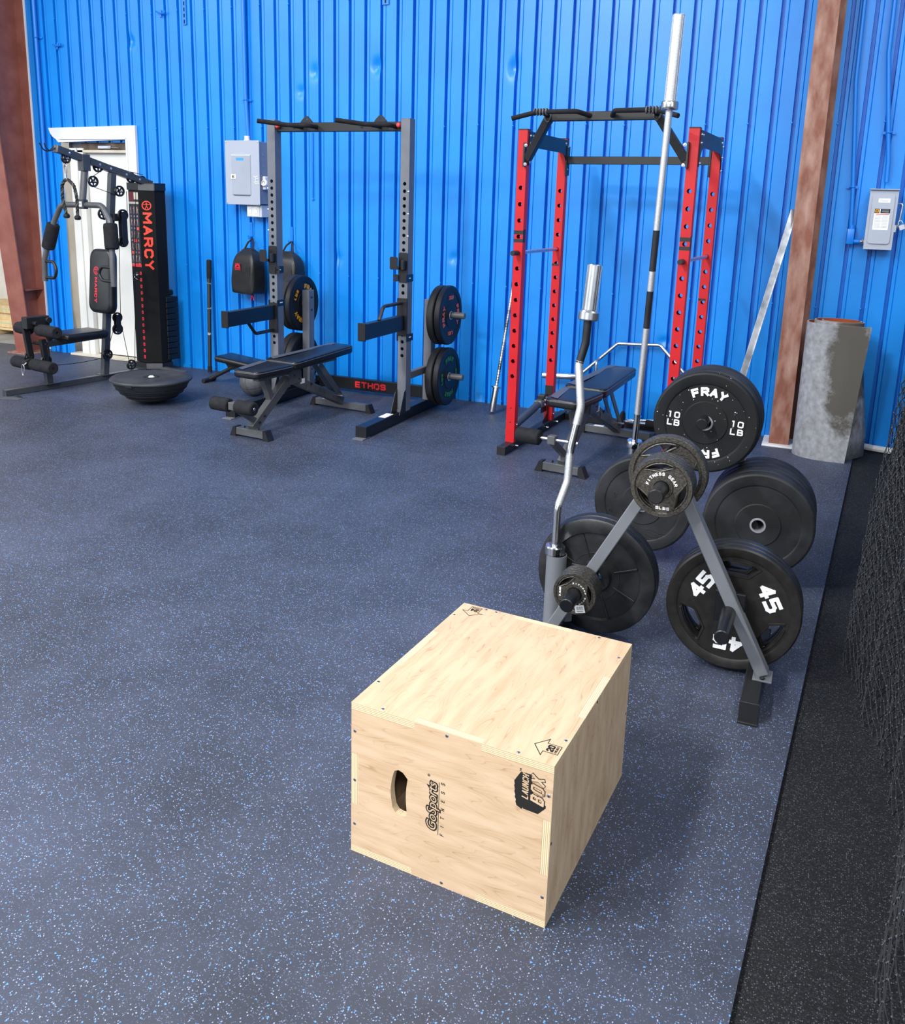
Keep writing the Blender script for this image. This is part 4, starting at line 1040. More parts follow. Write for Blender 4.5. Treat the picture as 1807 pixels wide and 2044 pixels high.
l = obj('lettering', g2, [mat('red logo letters', 'd8242c', 0.45)], o, smooth=0, label='red lettering'); l.data.transform(ET)

# plates stored on the half rack
def ebump(col, letters): return bumper('weight_plate', 0.2225, 0.045, RUBN, letters, col, lblrot=True)
cat = 'weight plate'
for col, L1, side, z, spin, lab in (
        (SALM, '35', 1, 0.748, PI / 2, 'salmon-lettered black bumper plate on the upper right peg of the grey rack'),
        (GREENL, '25', 1, 0.280, 0.0, 'green-lettered black bumper plate on the lower right peg of the grey rack'),
        (YELL, '45', -1, 0.748, -0.6, 'yellow-lettered black bumper plate behind the left post of the grey rack')):
    p = ebump(col, (L1, 'LB'))
    if side > 0:
        placed(p, face_right(-2.735 + 0.032 + 0.140, 6.06, z - 0.004, spin), lab, cat)
        q = bumper('weight_plate', 0.2225, 0.052, RUBG)
        placed(q, face_right(-2.735 + 0.032 + 0.086, 6.055, z - 0.006, spin + 0.4), 'plain dusty bumper plate inboard of the %s-lettered one on the grey rack' % col.name.split()[0], cat)
    else:
        placed(p, face_right(-3.812 - 0.046, 6.075, z - 0.004, spin), lab, cat)
        q = bumper('weight_plate', 0.2225, 0.06, RUBG)
        placed(q, face_right(-3.812 - 0.098, 6.075, z - 0.002, spin), 'plain dusty bumper plate behind the yellow-lettered plate', cat)
for k, lb in enumerate(('dusty black bumper plate on the peg below the yellow-lettered plate', 'grey rimmed bumper plate farthest left on the peg below the yellow-lettered plate')):
    p = bumper('weight_plate', 0.2225, 0.06, (RUBN, RUBG)[k]); placed(p, face_right(-3.812 - 0.046 - 0.064 * k, 6.075, 0.276, 0.5 * k), lb, cat)

# ------------------------------------------------------------------ red power rack
RYAW = math.radians(-3.2)
RR = thing('power_rack', 'red power rack with drilled posts and black angled pull-up bar', 'power rack', (-1.783, 5.285, 0), RYAW)
RW, RD, RT = 1.02, 0.72, 0.062
def rpost(x, y, front, patch):
    g = G()
    hz = [0.187, 0.283] if front else []
    big = [0.493 + 0.0978 * k for k in range(13)]
    upright(g, x, y, RT * 0.95, 0.055, 0.055, 2.005, big, 0.0135, 0)
    for z in (0.187, 0.283):
        if front: g.cyl((x, y - 0.0282, z), (x, y - 0.0276, z), 0.005, 10, mi=1)
    g.bb((x - RT * .475, y - 0.0275, 2.005), (x + RT * .475, y + 0.0275, 2.013), bev=0.001, mi=1)
    if patch: g.bb((x - RT * .476, y - 0.0279, patch - 0.035), (x + RT * .476, y - 0.027, patch - 0.014), bev=0, mi=1); g.bb((x - RT * .476, y - 0.0279, patch + 0.014), (x + RT * .476, y - 0.027, patch + 0.038), bev=0, mi=1)
    if patch: g.bb((x + RT * .474, y - 0.0279, patch - 0.035), (x + RT * .4775, y + 0.012, patch + 0.045), bev=0, mi=1)
    return g
for i, (x, y) in enumerate(((0, 0), (RW, 0), (0, RD), (RW, RD))):
    g = rpost(x, y, y == 0, 1.373 if y == 0 else None)
    if y > 0: g.bb((x - RT * .476, y - 0.0280, 0.99 + (0.0 if x else 0.17)), (x + RT * .3, y - 0.027, 1.005 + (0.0 if x else 0.17)), bev=0, mi=1)
    obj('post', g, [REDP, BLACK], RR, smooth=25)
for x in (0, RW):
    s = -1 if x == 0 else 1
    g = G(); xo = x
    g.bb((xo - 0.028, -0.16, 0.002), (xo + 0.028, RD + 0.33, 0.055), bev=0.003)
    g.bb((xo - 0.029, -0.166, 0.001), (xo + 0.029, -0.160, 0.056), bev=0.001)
    for yy in (0.005, 0.25, RD - 0.14, RD + 0.06): g.cyl((xo + 0.028, yy, 0.03), (xo + 0.052, yy, 0.03), 0.006, 8, mi=1)
    for yy, zz in ((0.01, 0.10), (0.01, 0.17), (RD, 0.10), (RD, 0.22)): bolt(g, TR(xo + RT * .475, yy, zz) @ RY(PI / 2), 0.008, 1)
    g.prism([[(0.02, 0), (0.14, 0), (0.05, 0.05), (0.02, 0.17)]], 0.005, TR(x + 0.0025, RD - 0.0, 0.055) @ RZ(-PI / 2) @ RX(PI / 2), 0)
    obj('foot', g, [BLACK, ZINC], RR)
    # top side member with curved gussets
    g = G()
    arch = [(0.0, 2.00), (0.0, 1.80)] + [(0.012 + 0.11 * (1 - math.cos(a)), 1.80 + 0.11 * math.sin(a)) for a in [k * PI / 2 / 7 for k in range(8)]] + \
           [(RD - 0.012 - 0.11 * (1 - math.cos(a)), 1.80 + 0.11 * math.sin(a)) for a in [(7 - k) * PI / 2 / 7 for k in range(8)]] + [(RD, 1.80), (RD, 2.00)]
    g.prism([arch], 0.005, TR(x + (RT * .475), 0, 0) @ RIGHT)
    g.bb((x - 0.025, 0.028, 1.935), (x + 0.025, RD - 0.028, 1.99), bev=0.002)
    for yy, zz in ((0.012, 1.975), (0.055, 1.975), (0.012, 1.93), (0.012, 1.82), (RD - 0.055, 1.975), (RD - 0.012, 1.955), (RD - 0.012, 1.89), (RD - 0.012, 1.81)):
        bolt(g, TR(x + RT * .475 + 0.005, yy, zz) @ RY(PI / 2), 0.008, 1)
    obj('side_member', g, [NAVYBLK, ZINC], RR)
    # safety pin
    g = G(); z = 1.275
    g.cyl((x, -0.10, z), (x, RD + 0.08, z), 0.0115, 14)
    g.cyl((x, -0.115, z), (x, -0.035, z), 0.0155, 14, mi=1)
    obj('safety_pin', g, [STEEL, BLACK], RR, label='steel safety pin with black grip')
g = G(); g.bb((0.028, RD - 0.022, 1.845), (RW - 0.028, RD + 0.018, 1.895), bev=0.002)
for x in (0.034, RW - 0.034): g.bb((x - 0.006, RD - 0.034, 1.77), (x + 0.006, RD + 0.025, 1.96), bev=0.001)
obj('rear_crossbar', g, [BLACK], RR)
g = G(); g.bb((0.03, RD + 0.27, 0.002), (RW - 0.03, RD + 0.32, 0.05), bev=0.002); obj('floor_crossbar', g, [BLACK], RR)
# pull-up bar: two slanted braces and a flat bar with bent grips
g = G()
g.beam((0.035, -0.028, 1.835), (0.195, -0.10, 2.075), 0.045, 0.05, up=(0, 1, 0)); g.beam((RW - 0.035, -0.028, 1.835), (RW - 0.195, -0.10, 2.075), 0.045, 0.05, up=(0, 1, 0))
g.bb((0.017, -0.058, 1.79), (0.028, 0.03, 1.93), bev=0.001); g.bb((RW - 0.028, -0.058, 1.79), (RW - 0.017, 0.03, 1.93), bev=0.001)
for x in (0.034, RW - 0.040):
    for z in (1.805, 1.915): bolt(g, TR(x, -0.058, z) @ FRONT, 0.008, 1)
g.bb((0.18, -0.125, 2.045), (RW - 0.18, -0.085, 2.095), bev=0.003)
pu = obj('pull_up_bar', g, [BLACK, ZINC], RR)
for s in (0, 1):
    f = (lambda x: x) if s == 0 else (lambda x: RW - x)
    g = G(); g.tube(fillet([(f(0.035), -0.30, 2.045), (f(0.165), -0.235, 2.085), (f(0.40), -0.235, 2.085), (f(0.45), -0.11, 2.070)], 0.03, 5), 0.0135, 12)
    g.cyl((f(0.19), -0.235, 2.085), (f(0.19), -0.10, 2.075), 0.0135, 10)
    obj('grip', g, [FOAM], pu)
    g = G()
    for k in range(5): g.tube([(f(0.15) + 0.018 * k * (1 if s == 0 else -1) , -0.235 + 0.017 * math.cos(a), 2.085 + 0.017 * math.sin(a)) for a in [q * PI / 5 + k for q in range(10)]], 0.005, 5, closed=True)
    obj('cloth_tape', g, [mat('frayed grey tape', '3d3f44', 0.9, 0, '6c6e72', 60)] if s == 0 else [bpy.data.materials['frayed grey tape']], pu, label='frayed grey tape around the grip')
    g = G()
    for k in range(4): g.tube([(f(0.19) + 0.018 * math.cos(a), -0.13 + 0.02 * k + 0.004 * math.sin(3 * a), 2.072 + 0.032 * math.sin(a)) for a in [q * PI / 5 for q in range(10)]], 0.005, 5, closed=True)
    obj('cloth_tape', g, [bpy.data.materials['frayed grey tape']], pu, label='frayed grey tape around the brace')
# bar-pivot attachment on the left rear post
g = G(); x = -0.035
g.bb((x + 0.006, RD - 0.034, 0.24), (x + 0.062, RD - 0.028, 0.31), bev=0.001, mi=1)
g.bb((x - 0.03, RD - 0.10, 0.20), (x + 0.03, RD - 0.03, 0.245), bev=0.006, mi=1)
g.cyl((x - 0.03, RD - 0.07, 0.222), (x + 0.05, RD - 0.07, 0.222), 0.02, 16, mi=1)
g.bb((x + 0.012, RD - 0.12, 0.12), (x + 0.02, RD - 0.03, 0.225), bev=0.001, mi=1)
g.cyl((x, RD - 0.12, 0.19), (x, 0.06, 0.115), 0.0265, 18, mi=0)
g.bb((x - 0.032, RD - 0.16, 0.165), (x + 0.032, RD - 0.07, 0.215), bev=0.008, mi=2)
for q in (0.06, -0.02): bolt(g, TR(x + 0.034, RD - 0.10, 0.19 + q * 0.4) @ RY(PI / 2), 0.010, 3)
g.cyl((x, 0.09, 0.118), (x, 0.02, 0.110), 0.024, 14, mi=2)
obj('landmine_sleeve', g, [GREYGYM, BLACK, BENCHG, ZINC], RR, label='grey pivoting tube on left rear post')

# ------------------------------------------------------------------ adjustable benches
def bench(label, x, y, yaw, rollers, group=None, hide=None):
    t = thing('weight_bench', label, 'weight bench', (x, y, 0), yaw, group)
    g = G(); g.bb((-0.115, -0.026, 0.012), (0.115, 0.026, 0.062), bev=0.003)
    obj('front_foot', g, [BENCHG], t)
    g = G(); g.bb((-0.235, 1.015, 0.012), (0.235, 1.065, 0.062), bev=0.003)
    g.box((-0.14, 1.04, 0.0622), (0.07, 0.035, 0.0006), None, 0, mi=1)
    obj('rear_foot', g, [BENCHG, PAPER], t)
    for sx, yy, hw in ((-1, 0, 0.115), (1, 0, 0.115), (-1, 1.04, 0.235), (1, 1.04, 0.235)):
        g = G(); g.prism([[(0, 0), (0.05, 0), (0.022, 0.066), (0, 0.066)]], 0.058, TR(sx * hw, yy + 0.029 * 1, 0) @ (FRONT if sx > 0 else Matrix.Diagonal((-1, 1, 1, 1)) @ FRONT))
        obj('foot_cap', g, [BLACK], t, label='black end cap')
    g = G()
    g.beam((0, 0.0, 0.06), (0, 0.43, 0.375), 0.05, 0.065)
    g.beam((0, 0.40, 0.345), (0, 1.03, 0.065), 0.05, 0.065)
    g.prism([[(0.36, 0.30), (0.50, 0.30), (0.50, 0.385), (0.43, 0.42), (0.36, 0.38)]], 0.066, TR(-0.033, 0, 0) @ RIGHT)
    for yy, zz in ((0.05, 0.10), (0.10, 0.135), (0.42, 0.36), (0.47, 0.33), (0.62, 0.27)): g.cyl((-0.036, yy, zz), (0.036, yy, zz), 0.008, 8, mi=1)
    for yy in (-0.0,): g.cyl((-0.06, 0, 0.06), (-0.06, 0, 0.075), 0.006, 6, mi=1); g.cyl((0.06, 0, 0.06), (0.06, 0, 0.075), 0.006, 6, mi=1)
    g.box((0.0255, 0.52, 0.305), (0.001, 0.05, 0.035), None, 0, mi=2)
    obj('frame', g, [BENCHG, BLACK, PAPER], t)
    g = G(); g.beam((0, 0.12, 0.405), (0, 0.21, 0.20), 0.045, 0.045); g.bb((-0.06, 0.05, 0.395), (0.06, 0.25, 0.41), bev=0.002); g.bb((-0.025, 0.05, 0.375), (0.025, 0.42, 0.397), bev=0.003)
    obj('seat_support', g, [BENCHG], t)
    g = G(); g.beam((-0.03, 0.72, 0.40), (-0.03, 0.99, 0.11), 0.008, 0.045); g.beam((0.03, 0.72, 0.40), (0.03, 0.99, 0.11), 0.008, 0.045)
    g.bb((-0.035, 0.36, 0.40), (-0.015, 0.92, 0.425), bev=0.002); g.bb((0.015, 0.36, 0.40), (0.035, 0.92, 0.425), bev=0.002)
    g.cyl((-0.07, 0.95, 0.125), (0.07, 0.95, 0.125), 0.008, 10, mi=1)
    # toothed adjustment rail
    rail = [(0.56, 0.235), (0.95, 0.07), (0.97, 0.10)] + [p for k in range(6) for p in ((0.90 - 0.055 * k, 0.135 + 0.025 * k), (0.885 - 0.055 * k, 0.115 + 0.025 * k))] + [(0.57, 0.28)]
    g.prism([rail], 0.005, TR(0.030, 0, 0) @ RIGHT)
    obj('back_support', g, [BENCHG, ZINC], t)
    def pad(y0, y1, w0, w1, zb, zt, nm, tilt=0.0):
        lp = []
        n = 6; r = 0.05
        cs = [(w1 / 2, y1), (-w1 / 2, y1), (-w0 / 2, y0), (w0 / 2, y0)]
        P = [Vector((a, b, 0)) for a, b in cs]
        for i in range(4):
            a, b, c = P[i - 1], P[i], P[(i + 1) % 4]
            p1 = b + (a - b).normalized() * r; p2 = b + (c - b).normalized() * r
            for k in range(n + 1):
                s = k / n; q = (1 - s) ** 2 * p1 + 2 * s * (1 - s) * b + s * s * p2; lp.append((q.x, q.y))
        cx = sum(p[0] for p in lp) / len(lp); cy = sum(p[1] for p in lp) / len(lp)
        lay = [(0.94, 0), (1.0, 0.006), (1.012, 0.016), (1.012, (zt - zb) - 0.018), (1.0, (zt - zb) - 0.009), (0.965, (zt - zb) - 0.002), (0.90, (zt - zb)), (0.60, (zt - zb) + 0.002)]
        vs = []; m = len(lp)
        for s, z in lay:
            for px, py in lp:
                ex = abs(s - 1) * 0.5 * (w0 if s < 1 else w0)
                dx = (px - cx); dy = (py - cy); L = math.hypot(dx, dy)
                off = (s - 1) * 0.13
                vs.append((cx + dx * (1 + off / L) if s > 0.65 else cx + dx * 0.5, cy + dy * (1 + off / L) if s > 0.65 else cy + dy * 0.5, zb + z + (py - y0) * tilt))
        fs = [(j * m + i, j * m + (i + 1) % m, (j + 1) * m + (i + 1) % m, (j + 1) * m + i) for j in range(len(lay) - 1) for i in range(m)]
        fs.append(tuple(range(m))); fs.append(tuple((len(lay) - 1) * m + i for i in range(m)))
        gg = G(); gg.add(vs, fs, None, 0)
        o = obj(nm, gg, [VINYL], t, smooth=50)
        # stitched grey band along the left edge and piping
        gp = G(); pz = zb + (zt - zb) - 0.014
        gp.tube([(cx + (px - cx) * (1 + 0.0018 / max(0.01, math.hypot(px - cx, py - cy))), cy + (py - cy) * (1 + 0.002 / max(0.01, math.hypot(px - cx, py - cy))), pz + (py - y0) * tilt) for px, py in lp], 0.0028, 5, closed=True)
        obj('piping', gp, [VINYLG], o)
        gs = G(); zz = zt + 0.0035
        gs.add([(-w0 / 2 + 0.012, y0 + 0.05, zz + 0.05 * tilt), (-w0 / 2 + 0.07, y0 + 0.02, zz + 0.02 * tilt), (-w1 / 2 + 0.058, y1 - 0.02, zz + (y1 - y0) * tilt), (-w1 / 2 + 0.012, y1 - 0.05, zz + (y1 - y0) * tilt)], [(0, 1, 2, 3)], None, 0)
        obj('grey_panel', gs, [VINYLG], o, label='grey vinyl side panel')
    pad(-0.06, 0.30, 0.21, 0.275, 0.412, 0.462, 'seat', 0.02)
    pad(0.30, 1.06, 0.275, 0.20, 0.425, 0.480, 'backrest', 0.03)
    # ankle rollers
    g = G(); g.cyl((-0.175, -0.17, 0.25), (0.175 if len(rollers) > 1 else 0.16, -0.17, 0.25), 0.011, 12, mi=1)
    g.bb((-0.024, -0.195, 0.225), (0.024, -0.145, 0.275), bev=0.003, mi=0)
    g.beam((0, -0.165, 0.235), (0, 0.05, 0.10), 0.035, 0.035, mi=0)
    obj('roller_bar', g, [BENCHG, STEEL], t)
    for s in rollers:
        a, b = (0.028, 0.175) if s > 0 else (-0.175, -0.028)
        if len(rollers) == 1: a, b = (-0.225, -0.075)
        g = G(); g.lathe([(0.012, 0), (0.036, 0), (0.044, 0.006), (0.0455, 0.03), (0.0455, b - a - 0.03), (0.044, b - a - 0.006), (0.036, b - a), (0.012, b - a)], TR(a, -0.17, 0.25) @ RY(PI / 2), 24, ring=True)
        obj('foam_roller', g, [FOAM], t)
    return t
bench('flat black adjustable bench with twin foam rollers in front of the grey half rack', -3.412, 4.712, math.radians(-5.0), (-1, 1))
bench('flat black adjustable bench with single foam roller inside the red power rack', -1.332, 4.915, math.radians(-6.0), (-1,))

# low folded bench near the wall
t = thing('ab_bench', 'low black padded bench with tube leg near the wall behind the grey exercise ball', 'bench', (-4.55, 6.08, 0), 0)
g = G(); g.box((0.08, 0.0, 0.215), (0.48, 0.24, 0.05), RY(0.10), 0.022, 3); obj('pad', g, [VINYL], t, smooth=60)
g = G(); g.tube([(0.05, 0.0, 0.19), (-0.27, -0.02, 0.02)], 0.017, 12); g.cyl((-0.27, -0.10, 0.02), (-0.27, 0.06, 0.02), 0.019, 12)
g.tube([(0.12, 0.0, 0.18), (0.30, 0.0, 0.02)], 0.017, 12); g.cyl((0.30, -0.1, 0.02), (0.30, 0.1, 0.02), 0.019, 12)
obj('leg_frame', g, [BLACK], t)
g = G(); g.prism([[(-0.10, 0.19), (0.06, 0.19), (0.03, 0.14), (-0.05, 0.12)]], 0.04, TR(0, 0.02, 0) @ FRONT); obj('bracket', g, [BLACK], t)

# balls
def ballgeo(R):
    g = G(); n = 24
    g.lathe([(R * math.sin(PI * k / n), -R * math.cos(PI * k / n)) for k in range(n + 1)], None, 40)
    return g
t = thing('medicine_ball', 'dark grey textured medicine ball beside the left foot of the grey half rack', 'ball', (-4.16, 5.79, 0.116))
g = ballgeo(0.114); obj('shell', g, [mat('grey textured ball rubber', '46484d', 0.55, 0, '54575c', 40, 0.5, 200)], t, smooth=60)
g = G()
for M in (RX(0.4), RX(PI / 2) @ RY(0.3), RY(PI / 2 - 0.2)): g.torus(0.1138, 0.0012, M, 48, 6)
obj('seam_ridge', g, [FOAM], t)
t = thing('balance_trainer', 'upturned black half ball balance trainer on the floor before the multi gym', 'balance trainer', (-4.70, 5.22, 0.0))
g = G(); pr = [(0, 0.0)]
for k in range(1, 15):
    a = k / 14 * 1.26; pr.append((0.285 * math.sin(a) / math.sin(1.26) , 0.165 * (1 - math.cos(a)) / (1 - math.cos(1.26)) + (0.0016 if k % 3 == 0 else 0)))
pr += [(0.288, 0.178), (0.0, 0.178)]
g.lathe(pr, None, 56); obj('dome', g, [mat('black dome rubber', '1d1e21', 0.5, 0, '26282c', 10, 0.1, 120)], t, smooth=50)
g = G()
for z, r in ((0.05, 0.190), (0.085, 0.234), (0.12, 0.262)): g.torus(r, 0.0025, TR(0, 0, z), 56, 6)
obj('ridges', g, [FOAM], t)
g = G(); g.lathe([(0, 0.199), (0.255, 0.199), (0.262, 0.203), (0.272, 0.203), (0.278, 0.199), (0.298, 0.196), (0.305, 0.188), (0.303, 0.178), (0.292, 0.170), (0, 0.172)], None, 64)
obj('platform', g, [mat('grey black platform plastic', '2c2e32', 0.5, 0, '3a3d42', 8, 0.1, 200)], t, smooth=40)
g = G(); g.lathe([(0, 0.012), (0.014, 0.010), (0.020, 0.003), (0.024, 0)], TR(0.01, -0.01, 0.199), 16, 0); g.lathe([(0.04, 0.0), (0.042, 0.0015), (0.06, 0.0015), (0.062, 0)], TR(0.01, -0.01, 0.199), 32, 1)
obj('valve_plug', g, [PLASTW, FOAM], t, label='white valve plug')
g = G(); g.bb((0.02, -0.302, 0.165), (0.08, -0.288, 0.185), bev=0.003); obj('side_grip', g, [FOAM], t)

# hex bar standing against the wall
t = thing('hex_trap_bar', 'steel hexagonal bar frame propped on the wall behind the bench', 'barbell', (-1.22, 6.40, 0))
g = G()
hx = [(-0.545, -0.02, 0.30), (-0.43, -0.015, 0.31), (-0.15, 0.03, 0.585), (0.16, 0.03, 0.60), (0.40, 0.0, 0.37), (0.21, -0.08, 0.06), (-0.16, -0.08, 0.02), (-0.43, -0.015, 0.31)]
g.tube(fillet(hx[1:], 0.03, 4), 0.0135, 12)
obj('hexagon_frame', g, [STEEL], t)
g = G(); g.cyl((-0.70, -0.02, 0.300), (-0.42, -0.012, 0.312), 0.0245, 20); obj('sleeve', g, [STEEL], t)
g = G(); g.cyl((0.38, 0.0, 0.37), (0.60, 0.0, 0.36), 0.0245, 20); obj('sleeve', g, [STEEL], t)
for x in (-0.27, 0.30):
    g = G(); g.tube(fillet([(x, -0.02, 0.465), (x, -0.10, 0.46), (x, -0.10, 0.36), (x, -0.03, 0.30)], 0.03, 4), 0.011, 10); obj('handle', g, [STEEL], t)
t = thing('ab_roller', 'small black ab wheel on the floor behind the bench in the red rack', 'ab wheel', (-1.235, 6.13, 0.075))
g = G(); g.torus(0.064, 0.011, RY(PI / 2), 32, 10); g.lathe([(0.02, -0.012), (0.060, -0.005), (0.060, 0.005), (0.02, 0.012)], RY(PI / 2), 24, ring=True); obj('wheel', g, [FOAM], t)
g = G(); g.cyl((-0.03, 0, 0), (0.18, 0, 0), 0.0125, 12); obj('axle', g, [STEEL], t)
g = G(); g.cyl((0.17, 0, 0), (0.32, 0, 0), 0.030, 16); obj('grip', g, [FOAM], t)

# ------------------------------------------------------------------ multi gym (local: x across, y towards the weight stack)
GYAW = -math.atan2(0.18544, 0.98266)
MG = thing('multi_gym', 'black multi gym with padded seat, press arms and weight stack before the white door', 'multi gym', (-5.789, 4.809, 0), GYAW)
g = G(); g.bb((-0.025, 0, 0.0), (0.025, 1.30, 0.048), bev=0.003); g.bb((-0.027, -0.004, 0.0), (0.027, 0.0, 0.05), bev=0.001); obj('base_beam', g, [GREYGYM], MG)
g = G(); g.bb((-0.35, 1.42, 0.0), (0.38, 1.47, 0.045), bev=0.003); obj('rear_foot', g, [BENCHG], MG)
g = G(); g.beam((0, 0.375, 0.045), (0, 0.36, 0.36), 0.045, 0.055, up=(0, 1, 0)); g.bb((-0.05, 0.32, 0.045), (0.05, 0.45, 0.052), bev=0.001); g.beam((0, 0.32, 0.365), (0, 0.89, 0.385), 0.04, 0.045)
g.cyl((0, 0.87, 0.36), (0, 0.87, 0.42), 0.026, 12)
obj('seat_post', g, [GREYGYM], MG)
g = G(); g.beam((0, 0.89, 0.045), (0, 1.075, 1.73), 0.05, 0.055, up=(0, 1, 0)); g.bb((-0.05, 0.84, 0.045), (0.05, 0.95, 0.052), bev=0.001); obj('main_post', g, [GREYGYM], MG)
g = G(); g.beam((0, 0.585, 1.893), (0, 1.46, 1.652), 0.05, 0.055); g.beam((0, 0.575, 1.895), (0, 0.592, 1.891), 0.054, 0.060, mi=1)
for q in (0.68, 0.84, 0.95, 1.05, 1.2, 1.33): bolt(g, TR(0.025, q, 1.893 - (q - 0.585) * 0.2754) @ RY(PI / 2), 0.008, 2)
obj('top_boom', g, [GREYGYM, BENCHG, ZINC], MG)
g = G(); g.tube(fillet([(-0.03, 0.58, 1.91), (-0.035, 0.54, 1.87), (-0.04, 0.50, 1.88), (-0.042, 0.47, 1.93)], 0.03), 0.005, 8); g.tube(fillet([(0.0, 0.58, 1.90), (-0.005, 0.53, 1.87), (-0.01, 0.50, 1.90), (-0.01, 0.49, 1.93)], 0.02), 0.005, 8); obj('hook', g, [BLACK], MG)
# press arm hanging from the boom
PAo = bpy.data.objects  # noqa
g = G(); g.bb((-0.036, 0.785, 1.735), (0.036, 0.855, 1.865), bev=0.003); g.cyl((0, 0.82, 1.74), (0, 0.785, 1.50), 0.027, 18, mi=1)
g.bb((-0.045, 0.75, 1.435), (0.055, 0.80, 1.51), bev=0.006)
g.box((0.0, 0.7485, 1.473), (0.075, 0.002, 0.042), None, 0, mi=2)
obj('press_arm_pivot', g, [GREYGYM, BENCHG, PEARL], MG)
g = G(); g.stext('MARCY', 0.012, TR(0.0, 0.7472, 1.473) @ FRONT, 0.0008, 0.2); obj('badge_print', g, [INKG], MG, smooth=0)
for s in (-1, 1):
    g = G()
    if s < 0: pts = [(0.0, 0.78, 1.468), (-0.29, 0.78, 1.462), (-0.40, 0.775, 1.32), (-0.45, 0.76, 1.20), (-0.54, 0.75, 1.0), (-0.555, 0.75, 0.815)]
    else: pts = [(0.0, 0.78, 1.468), (0.26, 0.78, 1.468), (0.355, 0.775, 1.35), (0.378, 0.765, 1.22), (0.392, 0.75, 1.0), (0.395, 0.75, 0.835)]
    g.tube(fillet(pts, 0.10, 7), 0.0235, 16)
    a = obj('press_arm', g, [BENCHG], MG)
    g = G()
    fa, fb = ((-0.412, 0.775, 1.30), (-0.490, 0.757, 1.095)) if s < 0 else ((0.362, 0.772, 1.33), (0.390, 0.755, 1.130))
    F = frame(fa, fb); Lf = (Vector(fa) - Vector(fb)).length
    g.lathe([(0.022, 0), (0.046, 0), (0.052, 0.006), (0.055, 0.03), (0.055, Lf - 0.03), (0.052, Lf - 0.006), (0.046, Lf), (0.022, Lf)], F, 24, ring=True); obj('foam_sleeve', g, [FOAM], a)
    g = G()
    if s < 0: hp = [(-0.53, 0.75, 0.985), (-0.40, 0.745, 0.985), (-0.36, 0.74, 0.915), (-0.40, 0.745, 0.848), (-0.545, 0.75, 0.845)]
    else: hp = [(0.385, 0.75, 0.985), (0.255, 0.745, 0.985), (0.215, 0.74, 0.93), (0.255, 0.745, 0.875), (0.385, 0.75, 0.873)]
    g.tube(fillet(hp, 0.05, 5), 0.013, 12); obj('grip_handle', g, [BLACK], a)
    if s > 0: pass
# backrest and seat
def cushion(lo, hi, axis, bev): 
    g = G(); g.bb(lo, hi, None, bev, 5); return g
g = G()
F = TR(0.055, 0.895, 0.845) @ RX(PI / 2 - 0.08)
lay = [(0.90, -0.03), (1.0, -0.022), (1.02, 0.0), (1.0, 0.022), (0.955, 0.034), (0.80, 0.040)]
lp = rrect(0.315, 0.53, 0.075, 7); m = len(lp)
def taper(x, y): return (x * (1.0 - 0.10 * (y + 0.26) / 0.52), y)
g.add([(taper(x, y)[0] * s, y * (1 - (1 - s) * 0.6), z) for s, z in lay for x, y in lp], [(j * m + i, j * m + (i + 1) % m, (j + 1) * m + (i + 1) % m, (j + 1) * m + i) for j in range(len(lay) - 1) for i in range(m)] + [tuple(range(m)), tuple((len(lay) - 1) * m + i for i in range(m))], F)
br_ = obj('backrest', g, [VINYL], MG, smooth=60)
g = G(); T = F @ TR(-0.045, 0, 0.0405)
g.stext('MARCY', 0.036, T @ TR(0.0, -0.075, 0) @ RZ(-PI / 2), 0.001, 0.24, 0, 1.25, 0.34)
def emblem(g, M, r):
    g.torus(r, r * 0.12, M @ Matrix.Diagonal((1, 1, 0.15, 1)), 32, 6)
    g.lathe([(0, 0.001), (r * 0.17, 0.001), (r * 0.17, 0)], M @ TR(0, r * 0.52, 0), 12)
    w = r * 0.16
    for p, q in (((0, 0.35), (0, -0.05)), ((0, -0.05), (-0.36, -0.80)), ((0, -0.05), (0.36, -0.80)), ((-0.75, 0.28), (0.75, 0.28))):
        g.beam((p[0] * r, p[1] * r, 0.0006), (q[0] * r, q[1] * r, 0.0006), w, 0.001, bev=0, M=M)
emblem(g, T @ TR(0.0, 0.085, 0) @ RZ(0), 0.030)
obj('lettering', g, [REDL], br_, smooth=0, label='red lettering and round emblem')
g = G(); g.bb((-0.14, 0.46, 0.385), (0.15, 0.86, 0.448), None, 0.028, 4); obj('seat', g, [VINYL], MG, smooth=60)
# leg developer
g = G()
g.bb((-0.035, 0.20, 0.505), (0.035, 0.40, 0.60), bev=0.006); g.beam((0, 0.37, 0.52), (0, 0.42, 0.40), 0.045, 0.05)
g.beam((-0.055, 0.235, 0.565), (-0.045, 0.262, 0.275), 0.03, 0.05, up=(0, 1, 0)); g.beam((0.055, 0.31, 0.42), (0.055, 0.33, 0.22), 0.035, 0.045, up=(0, 1, 0))
g.cyl((-0.08, 0.26, 0.55), (0.08, 0.26, 0.55), 0.018, 12); g.cyl((-0.06, 0.38, 0.565), (0.06, 0.38, 0.565), 0.025, 12)
g.cyl((-0.06, 0.30, 0.38), (0.08, 0.33, 0.38), 0.012, 10)
g.cyl((-0.235, 0.288, 0.488), (0.29, 0.288, 0.496), 0.013, 12); g.cyl((-0.25, 0.25, 0.217), (0.27, 0.25, 0.220), 0.013, 12)
obj('leg_lever', g, [BLACK], MG)
for a, b, y, z in ((0.055, 0.300, 0.288, 0.497), (-0.235, -0.075, 0.288, 0.49), (0.005, 0.275, 0.25, 0.219), (-0.255, -0.035, 0.25, 0.216)):
    g = G(); g.lathe([(0.012, 0), (0.040, 0), (0.046, 0.006), (0.0475, 0.03), (0.0475, b - a - 0.03), (0.046, b - a - 0.006), (0.040, b - a), (0.012, b - a)], TR(a, y, z) @ RY(PI / 2), 24, ring=True); obj('foam_roller', g, [FOAM], MG)
